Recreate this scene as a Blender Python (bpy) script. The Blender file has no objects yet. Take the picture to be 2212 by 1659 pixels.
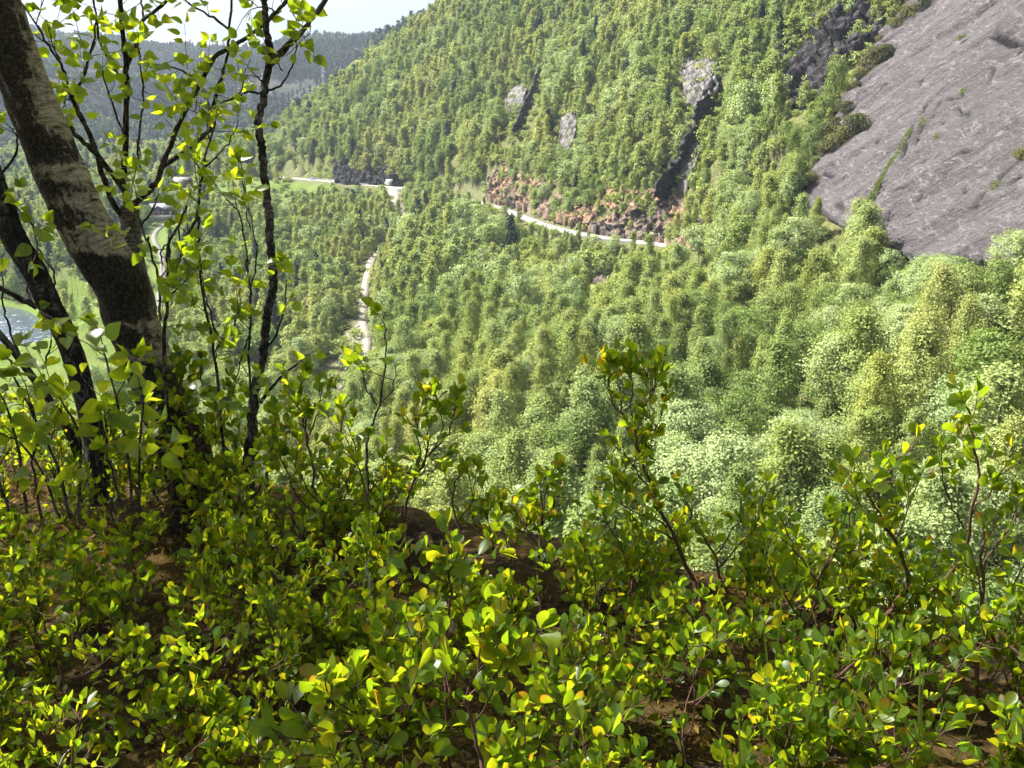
import bpy, math, random
import numpy as np
from mathutils import Vector, Matrix, Quaternion

scene = bpy.context.scene
COL = scene.collection
R = math.radians

# ---------------------------------------------------------------- camera, sky, sun, exposure
W, H, F = 2212.0, 1659.0, 1995.0          # reference frame in which the view was measured
PITCH = R(18.0)
cam_data = bpy.data.cameras.new('camera')
cam_data.sensor_width = 36.0
cam_data.lens = 36.0 * F / W
cam_data.clip_start = 0.05
cam_data.clip_end = 30000.0
cam = bpy.data.objects.new('camera', cam_data)
cam.rotation_euler = (math.pi / 2 - PITCH, 0, 0)
COL.objects.link(cam)
scene.camera = cam

SUN_AZ, SUN_EL = R(-66.0), R(50.0)        # azimuth from +Y towards +X
world = bpy.data.worlds.new('World')
scene.world = world
world.use_nodes = True
wn = world.node_tree
wn.nodes.clear()
sky = wn.nodes.new('ShaderNodeTexSky')
sky.sky_type = 'NISHITA'
sky.sun_disc = False
sky.sun_elevation = SUN_EL
sky.sun_rotation = SUN_AZ % (2 * math.pi)
sky.air_density = 1.0
sky.dust_density = 8.0
sky.ozone_density = 1.0
bg = wn.nodes.new('ShaderNodeBackground')
bg.inputs['Strength'].default_value = 0.057
wo = wn.nodes.new('ShaderNodeOutputWorld')
wn.links.new(sky.outputs[0], bg.inputs[0])
wn.links.new(bg.outputs[0], wo.inputs[0])

sun_data = bpy.data.lights.new('sun', 'SUN')
sun_data.energy = 5.0
sun_data.angle = R(0.53)
sun_data.color = (1.0, 0.955, 0.88)
sun = bpy.data.objects.new('sun', sun_data)
sdir = Vector((math.sin(SUN_AZ) * math.cos(SUN_EL), math.cos(SUN_AZ) * math.cos(SUN_EL), math.sin(SUN_EL)))
sun.rotation_euler = (-sdir).to_track_quat('-Z', 'Y').to_euler()
sun.location = (-30, 10, 60)
COL.objects.link(sun)

vs = scene.view_settings
vs.view_transform = 'Standard'
vs.look = 'None'
vs.gamma = 1.0
vs.use_curve_mapping = False
vs.exposure = 1.7
scene.cycles.max_bounces = 6
scene.cycles.diffuse_bounces = 2
scene.cycles.glossy_bounces = 2
scene.cycles.transmission_bounces = 4
scene.cycles.transparent_max_bounces = 4
scene.cycles.volume_bounces = 0
scene.cycles.use_denoising = True
scene.cycles.use_adaptive_sampling = True
scene.cycles.adaptive_threshold = 0.035

# ---------------------------------------------------------------- helpers
rng = np.random.default_rng(7)
CP, SP = math.cos(PITCH), math.sin(PITCH)

def ray(x, y):
    """direction of the line of sight through a point of the view"""
    a = x - W / 2
    b = H / 2 - y
    return np.array([a, F * CP + b * SP, -F * SP + b * CP])

def at(x, y, d):
    """world point at horizontal distance d"""
    r = ray(x, y)
    return r * (d / math.hypot(r[0], r[1]))

def near(x, y, d):
    """world point at depth d along the optical axis (for things within reach)"""
    return ray(x, y) * (d / F)

def project(p):
    """world points (N,3) -> view x, y, depth"""
    p = np.asarray(p, float)
    dep = p[..., 1] * CP - p[..., 2] * SP
    up = p[..., 1] * SP + p[..., 2] * CP
    dep2 = np.where(np.abs(dep) < 1e-6, 1e-6, dep)
    return W / 2 + F * p[..., 0] / dep2, H / 2 - F * up / dep2, dep

def unit(v):
    return v / (np.linalg.norm(v, axis=-1, keepdims=True) + 1e-12)

def hash3(i, j, k, seed):
    n = (i * 374761393 + j * 668265263 + k * 2147483647 + seed * 144665) & 0xFFFFFFFF
    n = ((n ^ (n >> 13)) * 1274126177) & 0xFFFFFFFF
    n = (n ^ (n >> 16)) & 0xFFFFFFFF
    n = (n * 2246822519) & 0xFFFFFFFF
    return ((n ^ (n >> 15)) & 0xFFFFFF) / float(0xFFFFFF)

def vnoise(p, seed=0):
    """value noise 0..1 at (N,3)"""
    p = np.asarray(p, float)
    i = np.floor(p).astype(np.int64)
    f = p - i
    f = f * f * (3 - 2 * f)
    out = 0
    for a in (0, 1):
        wa = f[:, 0] if a else 1 - f[:, 0]
        for b in (0, 1):
            wb = f[:, 1] if b else 1 - f[:, 1]
            for c in (0, 1):
                wc = f[:, 2] if c else 1 - f[:, 2]
                out = out + wa * wb * wc * hash3(i[:, 0] + a, i[:, 1] + b, i[:, 2] + c, seed)
    return out

def fbm(p, octaves=4, seed=0, gain=0.5):
    p = np.asarray(p, float)
    s, a, t = 0, 1.0, 0
    for o in range(octaves):
        s = s + a * vnoise(p, seed + o * 17)
        t += a
        a *= gain
        p = p * 2.03 + 11.3
    return s / t

def xy0(x, y):
    return np.stack([x, y, np.zeros_like(x)], -1)

def cellnoise(p, seed=0):
    """(id value 0..1, F1, F2) of a jittered cell pattern at (N,3)"""
    p = np.asarray(p, float)
    i = np.floor(p).astype(np.int64)
    best = np.full(len(p), 9.0)
    sec = np.full(len(p), 9.0)
    val = np.zeros(len(p))
    for a in (-1, 0, 1):
        for b in (-1, 0, 1):
            for c in (-1, 0, 1):
                q = i + np.array([a, b, c])
                jx = hash3(q[:, 0], q[:, 1], q[:, 2], seed)
                jy = hash3(q[:, 0], q[:, 1], q[:, 2], seed + 1)
                jz = hash3(q[:, 0], q[:, 1], q[:, 2], seed + 2)
                d = np.sqrt((q[:, 0] + jx - p[:, 0]) ** 2 + (q[:, 1] + jy - p[:, 1]) ** 2 + (q[:, 2] + jz - p[:, 2]) ** 2)
                h = hash3(q[:, 0], q[:, 1], q[:, 2], seed + 3)
                m = d < best
                sec = np.where(m, best, np.minimum(sec, d))
                val = np.where(m, h, val)
                best = np.where(m, d, best)
    return val, best, sec

def mesh_np(name, v, faces, mats=(), midx=None, smooth=False):
    """mesh from arrays; faces: (M,k) array or list of such arrays"""
    if isinstance(faces, np.ndarray):
        faces = [faces]
    faces = [f for f in faces if len(f)]
    me = bpy.data.meshes.new(name)
    v = np.asarray(v, np.float32)
    me.vertices.add(len(v))
    me.vertices.foreach_set('co', v.ravel())
    nl = sum(f.size for f in faces)
    nf = sum(len(f) for f in faces)
    me.loops.add(nl)
    me.polygons.add(nf)
    me.loops.foreach_set('vertex_index', np.concatenate([f.ravel() for f in faces]).astype(np.int32))
    tot = np.concatenate([np.full(len(f), f.shape[1]) for f in faces]).astype(np.int32)
    st = np.concatenate([[0], np.cumsum(tot)[:-1]]).astype(np.int32)
    me.polygons.foreach_set('loop_start', st)
    for m in mats:
        me.materials.append(m)
    if midx is not None:
        me.polygons.foreach_set('material_index', np.asarray(midx, np.int32))
    if smooth:
        me.polygons.foreach_set('use_smooth', np.ones(nf, bool))
    me.update(calc_edges=True)
    me.validate()
    return me

def vcol(me, name, values):
    """float attribute per vertex"""
    a = me.attributes.new(name, 'FLOAT', 'POINT')
    a.data.foreach_set('value', np.asarray(values, np.float32))

def link(name, me, parent=None, label=None, cat=None, group=None, kind=None):
    o = bpy.data.objects.new(name, me)
    COL.objects.link(o)
    if parent is not None:
        o.parent = parent
    if label: o['label'] = label
    if cat: o['category'] = cat
    if group: o['group'] = group
    if kind: o['kind'] = kind
    return o

def empty(name, loc, label, cat, group=None, kind=None):
    o = link(name, None, None, label, cat, group, kind)
    o.location = loc
    o.empty_display_size = 0.3
    return o

class MB:
    """collects polygons into one mesh"""
    def __init__(s):
        s.v, s.f, s.m, s.n = [], [], [], 0
    def add(s, v, f, mat=0):
        v = np.asarray(v, float).reshape(-1, 3)
        f = np.asarray(f, int)
        s.v.append(v)
        s.f.append(f + s.n)
        s.m.append(np.full(len(f), mat))
        s.n += len(v)
        return s
    def tube(s, pts, rad, sides=6, mat=0, cap=True):
        v, f = tube(pts, rad, sides)
        s.add(v, f, mat)
        if cap:
            k = len(pts)
            e = np.array([list(range((k - 1) * sides, k * sides))])
            s.f.append(e + s.n - len(v)); s.m.append(np.array([mat]))
        return s
    def box(s, lo, hi, mat=0):
        x0, y0, z0 = lo
        x1, y1, z1 = hi
        v = [(x0, y0, z0), (x1, y0, z0), (x1, y1, z0), (x0, y1, z0), (x0, y0, z1), (x1, y0, z1), (x1, y1, z1), (x0, y1, z1)]
        return s.add(v, [(0, 3, 2, 1), (4, 5, 6, 7), (0, 1, 5, 4), (1, 2, 6, 5), (2, 3, 7, 6), (3, 0, 4, 7)], mat)
    def mesh(s, name, mats, smooth=False):
        by = {}
        mi = {}
        for f, m in zip(s.f, s.m):
            by.setdefault(f.shape[1], []).append(f)
            mi.setdefault(f.shape[1], []).append(m)
        ks = sorted(by)
        return mesh_np(name, np.concatenate(s.v), [np.concatenate(by[k]) for k in ks], mats, np.concatenate([np.concatenate(mi[k]) for k in ks]), smooth)

def tube(pts, rad, sides=6):
    pts = np.asarray(pts, float)
    n = len(pts)
    rad = np.broadcast_to(np.asarray(rad, float), (n,))
    t = np.gradient(pts, axis=0)
    t /= np.linalg.norm(t, axis=1, keepdims=True) + 1e-12
    ref = np.array([0.0, 0.0, 1.0]) if abs(t[0][2]) < 0.9 else np.array([1.0, 0.0, 0.0])
    u = np.cross(t[0], ref); u /= np.linalg.norm(u)
    rings = []
    ang = np.arange(sides) * 2 * math.pi / sides
    for i in range(n):
        u = u - t[i] * np.dot(u, t[i]); u /= np.linalg.norm(u) + 1e-12
        w = np.cross(t[i], u)
        rings.append(pts[i] + rad[i] * (np.cos(ang)[:, None] * u + np.sin(ang)[:, None] * w))
    v = np.concatenate(rings)
    a = np.arange(sides)
    b = (a + 1) % sides
    f = np.concatenate([np.stack([i * sides + a, i * sides + b, (i + 1) * sides + b, (i + 1) * sides + a], 1) for i in range(n - 1)])
    return v, f

def smooth_path(pts, n):
    """Catmull-Rom through pts, n samples per span"""
    p = np.asarray(pts, float)
    p = np.concatenate([[2 * p[0] - p[1]], p, [2 * p[-1] - p[-2]]])
    out = []
    for i in range(1, len(p) - 2):
        for k in range(n):
            t = k / n
            a, b, c, d = p[i - 1], p[i], p[i + 1], p[i + 2]
            out.append(0.5 * ((2 * b) + (c - a) * t + (2 * a - 5 * b + 4 * c - d) * t * t + (3 * b - a - 3 * c + d) * t ** 3))
    out.append(p[-2])
    return np.array(out)

def in_poly(x, y, poly):
    inside = np.zeros(np.shape(x), bool)
    n = len(poly)
    for i in range(n):
        x0, y0 = poly[i]
        x1, y1 = poly[(i + 1) % n]
        c = ((y0 > y) != (y1 > y)) & (x < (x1 - x0) * (y - y0) / ((y1 - y0) if y1 != y0 else 1e-9) + x0)
        inside ^= c
    return inside

# ---------------------------------------------------------------- materials
def mat(name):
    m = bpy.data.materials.new(name)
    m.use_nodes = True
    nt = m.node_tree
    nt.nodes.clear()
    return m, nt

class N:
    """small node-tree writer"""
    def __init__(s, name):
        s.m, s.nt = mat(name)
        s.out = s.nt.nodes.new('ShaderNodeOutputMaterial')
    def new(s, t, **kw):
        n = s.nt.nodes.new(t)
        for k, v in kw.items():
            setattr(n, k, v)
        return n
    def l(s, a, b):
        s.nt.links.new(a, b)
    def set(s, sock, v):
        if hasattr(v, 'is_linked') or isinstance(v, bpy.types.NodeSocket):
            s.l(v, sock)
        else:
            sock.default_value = v if not (isinstance(v, tuple) and len(v) == 3 and len(sock.default_value) == 4) else (*v, 1)
    def coord(s, kind='Object', scale=None, rot=None):
        c = s.new('ShaderNodeTexCoord').outputs[kind]
        if scale is not None or rot is not None:
            mp = s.new('ShaderNodeMapping')
            s.l(c, mp.inputs[0])
            if scale is not None: mp.inputs['Scale'].default_value = scale
            if rot is not None: mp.inputs['Rotation'].default_value = rot
            c = mp.outputs[0]
        return c
    def noise(s, vec, scale, detail=4, rough=0.55, dist=0.0):
        n = s.new('ShaderNodeTexNoise')
        s.l(vec, n.inputs['Vector'])
        n.inputs['Scale'].default_value = scale
        n.inputs['Detail'].default_value = detail
        n.inputs['Roughness'].default_value = rough
        n.inputs['Distortion'].default_value = dist
        return n.outputs['Fac']
    def ramp(s, fac, stops, interp='LINEAR'):
        r = s.new('ShaderNodeValToRGB')
        s.l(fac, r.inputs[0])
        cr = r.color_ramp
        cr.interpolation = interp
        while len(cr.elements) < len(stops):
            cr.elements.new(0.5)
        for e, (p, c) in zip(cr.elements, stops):
            e.position = p
            e.color = (c, c, c, 1) if isinstance(c, (int, float)) else (*c, 1)
        return r.outputs['Color']
    def mix(s, fac, a, b, mode='MIX'):
        n = s.new('ShaderNodeMix', data_type='RGBA', blend_type=mode)
        s.set(n.inputs[0], fac)
        s.set(n.inputs[6], a)
        s.set(n.inputs[7], b)
        return n.outputs[2]
    def math(s, op, a, b=0.0):
        n = s.new('ShaderNodeMath', operation=op)
        s.set(n.inputs[0], a)
        s.set(n.inputs[1], b)
        return n.outputs[0]
    def attr(s, name):
        return s.new('ShaderNodeAttribute', attribute_name=name).outputs['Fac']
    def objrand(s):
        return s.new('ShaderNodeObjectInfo').outputs['Random']
    def island(s):
        return s.new('ShaderNodeNewGeometry').outputs['Random Per Island']
    def hsv(s, col, h=0.5, sat=1.0, v=1.0):
        n = s.new('ShaderNodeHueSaturation')
        s.set(n.inputs['Hue'], h); s.set(n.inputs['Saturation'], sat); s.set(n.inputs['Value'], v)
        s.set(n.inputs['Color'], col)
        return n.outputs[0]
    def bump(s, h, strength=0.5, dist=0.1):
        n = s.new('ShaderNodeBump')
        n.inputs['Strength'].default_value = strength
        n.inputs['Distance'].default_value = dist
        s.l(h, n.inputs['Height'])
        return n.outputs[0]
    def bsdf(s, col, rough=0.9, spec=0.25, normal=None, metal=0.0):
        b = s.new('ShaderNodeBsdfPrincipled')
        s.set(b.inputs['Base Color'], col)
        s.set(b.inputs['Roughness'], rough)
        b.inputs['Specular IOR Level'].default_value = spec
        b.inputs['Metallic'].default_value = metal
        if normal is not None: s.l(normal, b.inputs['Normal'])
        return b.outputs[0]
    def done(s, shader):
        s.l(shader, s.out.inputs['Surface'])
        return s.m

def plain(name, col, rough=0.7, spec=0.3, var=0.15, scale=3.0, metal=0.0):
    n = N(name)
    f = n.noise(n.coord(), scale, 3)
    c = n.mix(f, tuple(x * (1 - var) for x in col), tuple(min(1, x * (1 + var)) for x in col))
    return n.done(n.bsdf(c, rough, spec, None, metal))

def leaf_mat(name, stops, trans=0.45, tcol=(1.25, 1.2, 0.55), rough=0.5, spec=0.25, island_var=0.35, obj_var=True, sat=1.0, patch=False):
    """leaf: coloured by object and by single leaf, lets light through"""
    n = N(name)
    col = n.ramp(n.objrand() if obj_var else n.island(), stops)
    if island_var:
        v = n.math('MULTIPLY_ADD', n.island(), island_var)
        v.node.inputs[2].default_value = 1 - island_var / 2
        col = n.hsv(col, 0.5, sat, v)
    if patch:
        pn = n.noise(n.new('ShaderNodeObjectInfo').outputs['Location'], 0.022, 3, 0.6)
        col = n.mix(n.ramp(pn, [(0.36, 0.55), (0.5, 0)]), col, (0.13, 0.20, 0.065))
        col = n.mix(n.ramp(pn, [(0.52, 0), (0.66, 0.6)]), col, (0.34, 0.345, 0.12))
    d = n.bsdf(col, rough, spec)
    t = n.new('ShaderNodeBsdfTranslucent')
    n.l(n.mix(1.0, col, tcol, 'MULTIPLY'), t.inputs[0])
    mx = n.new('ShaderNodeMixShader')
    mx.inputs[0].default_value = trans
    n.l(d, mx.inputs[1]); n.l(t.outputs[0], mx.inputs[2])
    return n.done(mx.outputs[0])

# ---------------------------------------------------------------- terrain
ROAD_Z = -57.0
CAN = 6.0
def g(x, y, d, c=CAN):
    p = at(x, y, d); p[2] -= c
    return p
def dz(x, y, z):
    """point on the line of sight at height z"""
    r = ray(x, y)
    return r * (z / r[2])

road_pts = np.array([dz(440, 369, -57), dz(500, 371, -57), dz(580, 379, -57), dz(680, 388, -57), dz(780, 397, -57), dz(850, 403, -57),
                     dz(920, 412, -56.5), dz(1000, 428, -56), dz(1080, 449, -55.5), dz(1190, 489, -55), dz(1310, 514, -54.5), dz(1400, 523, -54), dz(1510, 541, -53)])
ext = np.array([[85, 262, -52.0], [112, 232, -51.0], [142, 214, -50.0], [190, 205, -49.0]])
road_line = smooth_path(np.concatenate([road_pts, ext]), 10)
track_pts = np.array([dz(852, 405, -57.2), dz(857, 425, -59), dz(862, 450, -62.5), dz(884, 478, -66), dz(880, 505, -69.5), dz(838, 532, -72.5), dz(806, 556, -74.5), dz(793, 600, -77.5), dz(786, 640, -79.5), dz(784, 690, -82), dz(792, 740, -84.5), dz(778, 790, -87), dz(735, 832, -89.5), dz(690, 868, -91)])
track_line = smooth_path(track_pts, 10)

C = []
# hill above the road
C += [g(1106, 0, 640), g(1106, 110, 570), g(1106, 220, 510), g(1090, 330, 465), g(1250, 0, 570), g(1250, 150, 490), g(1260, 300, 425),
      g(1400, 0, 500), g(1400, 150, 430), g(1400, 290, 375), g(1550, 0, 440), g(1550, 150, 375), g(1550, 300, 325), g(1500, 400, 322),
      g(1700, 0, 395), g(1700, 150, 335), g(1680, 290, 290), g(1640, 400, 268), g(1600, 460, 265)]
# slab
C += [g(1850, 60, 335, 4), g(1800, 250, 285, 4), g(1760, 380, 250, 4), g(2000, 480, 214, 4), g(2000, 300, 252, 4), g(2000, 100, 300, 4), g(2212, 460, 182, 4), g(2212, 250, 222, 4), g(2212, 0, 275, 4),
      (220, 200, 60), (260, 350, 160), (120, 470, 150), g(2000, 508, 184, 9), g(1900, 482, 203, 9), g(1800, 440, 222, 9), g(2212, 498, 163, 9), g(1735, 415, 243, 8)]
# skyline of the hill, falling away behind
C += [g(600, 283, 690), g(670, 237, 715), g(740, 188, 740), g(870, 93, 780), g(940, 40, 800), g(1010, -5, 820), g(1106, -90, 840),
      (-190, 790, -62), (-150, 870, -40), (-110, 950, -15), (-40, 980, 30), (60, 1000, 90), (200, 900, 180), (350, 700, 220)]
C += [g(900, 150, 640), g(900, 250, 585), g(800, 250, 625), g(700, 290, 632), g(1000, 120, 600), g(1000, 300, 505), g(900, 340, 545), g(760, 330, 585)]
# just above / below the road
for i in range(5, 120, 12):
    C.append(road_line[i])
# bowl below the road
C += [g(1106, 560, 335), g(1106, 650, 262), g(1106, 800, 182), g(1106, 1000, 124), g(1106, 1200, 92), g(1300, 620, 262), g(1300, 750, 190), g(1300, 950, 128), g(1300, 1150, 95),
      g(1500, 620, 240), g(1500, 750, 175), g(1500, 950, 118), g(1600, 1100, 92, 8), g(1800, 600, 212), g(1800, 700, 165, 8), g(1800, 900, 118, 8), g(2000, 640, 172, 8), g(2000, 780, 130, 8), g(2150, 1000, 94, 8), g(2150, 1300, 74, 8), g(2300, 760, 120, 8)]
C += [g(900, 500, 402), g(900, 600, 325), g(850, 740, 262), g(880, 900, 180), g(850, 1050, 135)]
for i in range(22, len(track_line), 12):
    C.append(track_line[i])
# left of the track down to the river
C += [g(760, 480, 470), g(740, 560, 402), g(720, 650, 345), g(650, 760, 300), g(600, 880, 245), g(640, 450, 510), g(620, 540, 440), g(560, 640, 380), g(520, 780, 310), g(480, 420, 580, 1), g(440, 390, 625, 2), g(560, 400, 590, 0.5),
      g(350, 470, 575, 0), g(340, 530, 520, 0), g(450, 560, 475), g(420, 700, 372), g(300, 620, 420, 0), g(200, 680, 378, 0), g(200, 800, 312, 0), g(50, 720, 358, 0), g(50, 800, 318, 0), g(-150, 720, 362, 0), g(30, 660, 402, 0), g(150, 580, 450, 1), g(40, 560, 480, 3),
      g(100, 480, 590, 4), g(-200, 500, 560, 4), g(300, 400, 740, 4), g(450, 345, 760, 4), g(100, 380, 850, 4), g(-300, 400, 800, 4), g(250, 330, 1000, 4), g(520, 318, 840, 4), g(0, 330, 1050, 4), (-700, 900, -85), (-900, 500, -60), (-600, 300, -90), (-300, 150, -95), (-600, 0, -80), (-150, 1100, -75), (-500, 1300, -70)]
# the steep spur under the viewpoint
C += [(0, 40, -44), (0, 22, -26), (0, 9, -9), (30, 40, -38), (50, 20, -16), (-40, 45, -52), (-40, 10, -22), (0, -10, -1.5), (30, -5, -2), (-90, 60, -72), (-120, 0, -60), (80, 40, -36), (110, 70, -34), (90, 0, 5), (-30, -60, -10), (60, -60, 15), (-200, -80, -70), (150, -60, 60), (170, 80, 10), (190, 130, 30), (-15, -10, -5), (15, 5, -5)]
C = np.array([np.asarray(c, float) for c in C])

def tps_fit(c, lam=0.004):
    q = c[:, :2] / 100.0
    d = np.linalg.norm(q[:, None] - q[None], axis=2)
    K = np.where(d > 0, d * d * np.log(d + 1e-12), 0) + lam * np.eye(len(q))
    Pm = np.concatenate([np.ones((len(q), 1)), q], 1)
    A = np.block([[K, Pm], [Pm.T, np.zeros((3, 3))]])
    s = np.linalg.solve(A, np.concatenate([c[:, 2], np.zeros(3)]))
    return q, s
TQ, TS = tps_fit(C)
def base_h(x, y):
    x = np.asarray(x, float).ravel() / 100.0
    y = np.asarray(y, float).ravel() / 100.0
    z = TS[-3] + TS[-2] * x + TS[-1] * y
    for k in range(len(TQ)):
        d2 = (x - TQ[k, 0]) ** 2 + (y - TQ[k, 1]) ** 2
        z = z + TS[k] * 0.5 * d2 * np.log(d2 + 1e-12)
    return z

def nearest_on(line, x, y):
    """distance to a polyline, its height there, signed side"""
    best = np.full(len(x), 1e9)
    zz = np.zeros(len(x))
    side = np.zeros(len(x))
    for a, b in zip(line[:-1], line[1:]):
        ab = b[:2] - a[:2]
        L2 = ab @ ab + 1e-9
        t = np.clip(((x - a[0]) * ab[0] + (y - a[1]) * ab[1]) / L2, 0, 1)
        px, py = a[0] + t * ab[0], a[1] + t * ab[1]
        d = np.hypot(x - px, y - py)
        m = d < best
        best = np.where(m, d, best)
        zz = np.where(m, a[2] + t * (b[2] - a[2]), zz)
        side = np.where(m, np.sign(ab[0] * (y - a[1]) - ab[1] * (x - a[0])), side)
    return best, zz, side

# side road that leaves the main road and climbs behind the trees
spur_line = smooth_path(np.array([dz(745, 392, -56.9), dz(690, 382, -57), dz(640, 374, -57), dz(605, 362, -56.5), dz(594, 350, -56), dz(600, 340, -55.3), dz(590, 326, -54.5)]), 8)
def on_base(x, y, lo=300.0, hi=900.0):
    d = np.linspace(lo, hi, 1200)
    r = ray(x, y); r = r / math.hypot(r[0], r[1])
    p = r[None] * d[:, None]
    return p[np.argmax(p[:, 2] < base_h(p[:, 0], p[:, 1]))]
drive_line = smooth_path(np.array([on_base(*q) for q in [(408, 430), (398, 455), (352, 487), (334, 505), (336, 525), (348, 548), (352, 580), (345, 640), (345, 690)]]), 8)
# the bare rock slab: a plane dipping to the valley
SA, SB, SC = at(1740, 410, 250), at(2212, 500, 170), at(1930, 30, 330)
SN = np.cross(SB - SA, SC - SA); SN /= np.linalg.norm(SN)
if SN[2] < 0: SN = -SN
SLAB = [(1716, 424), (1735, 398), (1752, 372), (1770, 330), (1787, 290), (1800, 250), (1830, 190), (1868, 120), (1908, 66), (1960, 8), (2010, -60), (2640, -230), (2660, 600), (2212, 560), (1990, 560), (1900, 520), (1800, 470)]
def on_slab(x, y):
    r = ray(x, y)
    return r * ((SA @ SN) / (r @ SN))
SLAB_XY = [tuple(on_slab(*q)[:2]) for q in SLAB]
def slab_z(x, y):
    return SA[2] - (SN[0] * (x - SA[0]) + SN[1] * (y - SA[1])) / SN[2]
# river: bank outline in plan, from its two shores
RIV_Z = -96.5
river_mid = smooth_path(np.array([dz(-420, 610, RIV_Z), dz(-200, 645, RIV_Z), dz(-70, 665, RIV_Z), dz(15, 688, RIV_Z), dz(52, 725, RIV_Z), dz(40, 765, RIV_Z), dz(-60, 800, RIV_Z), dz(-300, 850, RIV_Z)]), 8)

def river_half(x, y):
    return 11.0 + 5 * (vnoise(xy0(x / 18.0, y / 18.0), 5) - 0.5)

def carve(z, line, x, y, half, blend, drop=0.0):
    lo, hi = line[:, :2].min(0) - half - blend - 2, line[:, :2].max(0) + half + blend + 2
    m = (x > lo[0]) & (x < hi[0]) & (y > lo[1]) & (y < hi[1])
    if not m.any():
        return z
    d, zz, s = nearest_on(line, x[m], y[m])
    t = np.clip((d - half) / blend, 0, 1)
    t = t * t * (3 - 2 * t)
    z = z.copy()
    z[m] = z[m] * t + (zz - drop) * (1 - t)
    return z

def ground_h(x, y):
    x = np.asarray(x, float).ravel(); y = np.asarray(y, float).ravel()
    z = base_h(x, y)
    dist = np.hypot(x, y)
    amp = np.clip((dist - 30) / 60, 0, 1)
    z = z + amp * (6.5 * (fbm(xy0(x / 55.0, y / 55.0), 4, 3) - 0.5) + 2.2 * (fbm(xy0(x / 11.0, y / 11.0), 3, 9) - 0.5))
    z = carve(z, road_line, x, y, 4.6, 7.0, 0.35)
    z = carve(z, track_line, x, y, 2.6, 5.0, 0.3)
    z = carve(z, spur_line, x, y, 3.0, 4.0, 0.3)
    z = carve(z, drive_line, x, y, 2.4, 6.0, 0.25)
    # river bed
    d, zz, s = nearest_on(river_mid, x, y)
    hw = river_half(x, y)
    t = np.clip((d - hw + 2.5) / 5.0, 0, 1)
    bed = RIV_Z - 1.6
    z = np.where(d < hw + 14, np.minimum(z, np.maximum(RIV_Z + 1.2 + (d - hw) * 0.12, RIV_Z - 3)), z) * 1.0
    z = z * t + bed * (1 - t)
    m = in_poly(x, y, SLAB_XY)
    z = np.where(m, np.minimum(z, slab_z(x, y) - 3.5), z)
    return z

def ax(lo, a, b, hi, fine, coarse):
    """axis with fine steps between a and b and growing ones outside"""
    mid = np.arange(a, b, fine)
    out = [list(mid)]
    s, p, L = fine, a, []
    while p > lo:
        s = min(s * 1.12, coarse); p -= s; L.append(p)
    s, p, Rr = fine, mid[-1], []
    while p < hi:
        s = min(s * 1.12, coarse); p += s; Rr.append(p)
    return np.array(L[::-1] + list(mid) + Rr)

gx = ax(-1500, -230, 190, 700, 2.0, 40)
gy = ax(-150, 45, 560, 2600, 2.0, 60)
GX, GY = np.meshgrid(gx, gy)
GZ = ground_h(GX, GY).reshape(GX.shape)
# far off the valley sheet runs out level
far = np.clip((np.hypot(GX, GY) - 1000) / 500, 0, 1)
GZ = GZ * (1 - far) + (-82.0) * far
def grid_faces(ny, nx):
    i = np.arange(ny * nx).reshape(ny, nx)
    return np.stack([i[:-1, :-1].ravel(), i[:-1, 1:].ravel(), i[1:, 1:].ravel(), i[1:, :-1].ravel()], 1)

class Field:
    """bilinear lookup in the terrain grid"""
    def __call__(s, x, y):
        x = np.asarray(x, float); y = np.asarray(y, float)
        i = np.clip(np.searchsorted(gx, x) - 1, 0, len(gx) - 2)
        j = np.clip(np.searchsorted(gy, y) - 1, 0, len(gy) - 2)
        u = (x - gx[i]) / (gx[i + 1] - gx[i]); v = (y - gy[j]) / (gy[j + 1] - gy[j])
        return (GZ[j, i] * (1 - u) + GZ[j, i + 1] * u) * (1 - v) + (GZ[j + 1, i] * (1 - u) + GZ[j + 1, i + 1] * u) * v
hgt = Field()

def hit(x, y, lo=40.0, hi=1400.0):
    """horizontal distance at which the line of sight meets the terrain"""
    d = np.linspace(lo, hi, 2400)
    r = ray(x, y); r = r / math.hypot(r[0], r[1])
    p = r[None] * d[:, None]
    below = p[:, 2] < hgt(p[:, 0], p[:, 1])
    k = np.argmax(below)
    return d[k] if below.any() else hi

# what covers the ground
rd, _, rside = nearest_on(road_line, GX.ravel(), GY.ravel())
td, _, _ = nearest_on(track_line, GX.ravel(), GY.ravel())
px, py, pd = project(np.stack([GX.ravel(), GY.ravel(), GZ.ravel()], 1))
MEADOW = [[(-400, 640), (60, 645), (120, 600), (180, 580), (270, 560), (320, 480), (400, 460), (400, 480), (365, 500), (372, 620), (330, 700), (330, 800), (300, 900), (160, 1000), (-400, 1050)],
          [(440, 383), (560, 387), (700, 400), (760, 408), (700, 425), (600, 470), (500, 470), (430, 440), (420, 400)]]
mead = np.zeros(GX.size)
for pl in MEADOW:
    mead = np.maximum(mead, (in_poly(px, py, pl) & (pd > 200)).astype(float))
SCREE = [(690, 800), (740, 740), (765, 690), (770, 640), (800, 640), (800, 760), (770, 820), (720, 870), (640, 880)]
scree = (in_poly(px, py, SCREE) & (pd > 150)).astype(float)
scree = np.maximum(scree, np.clip(1 - np.abs(rd - 7) / 4, 0, 1) * 0.4)

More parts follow.
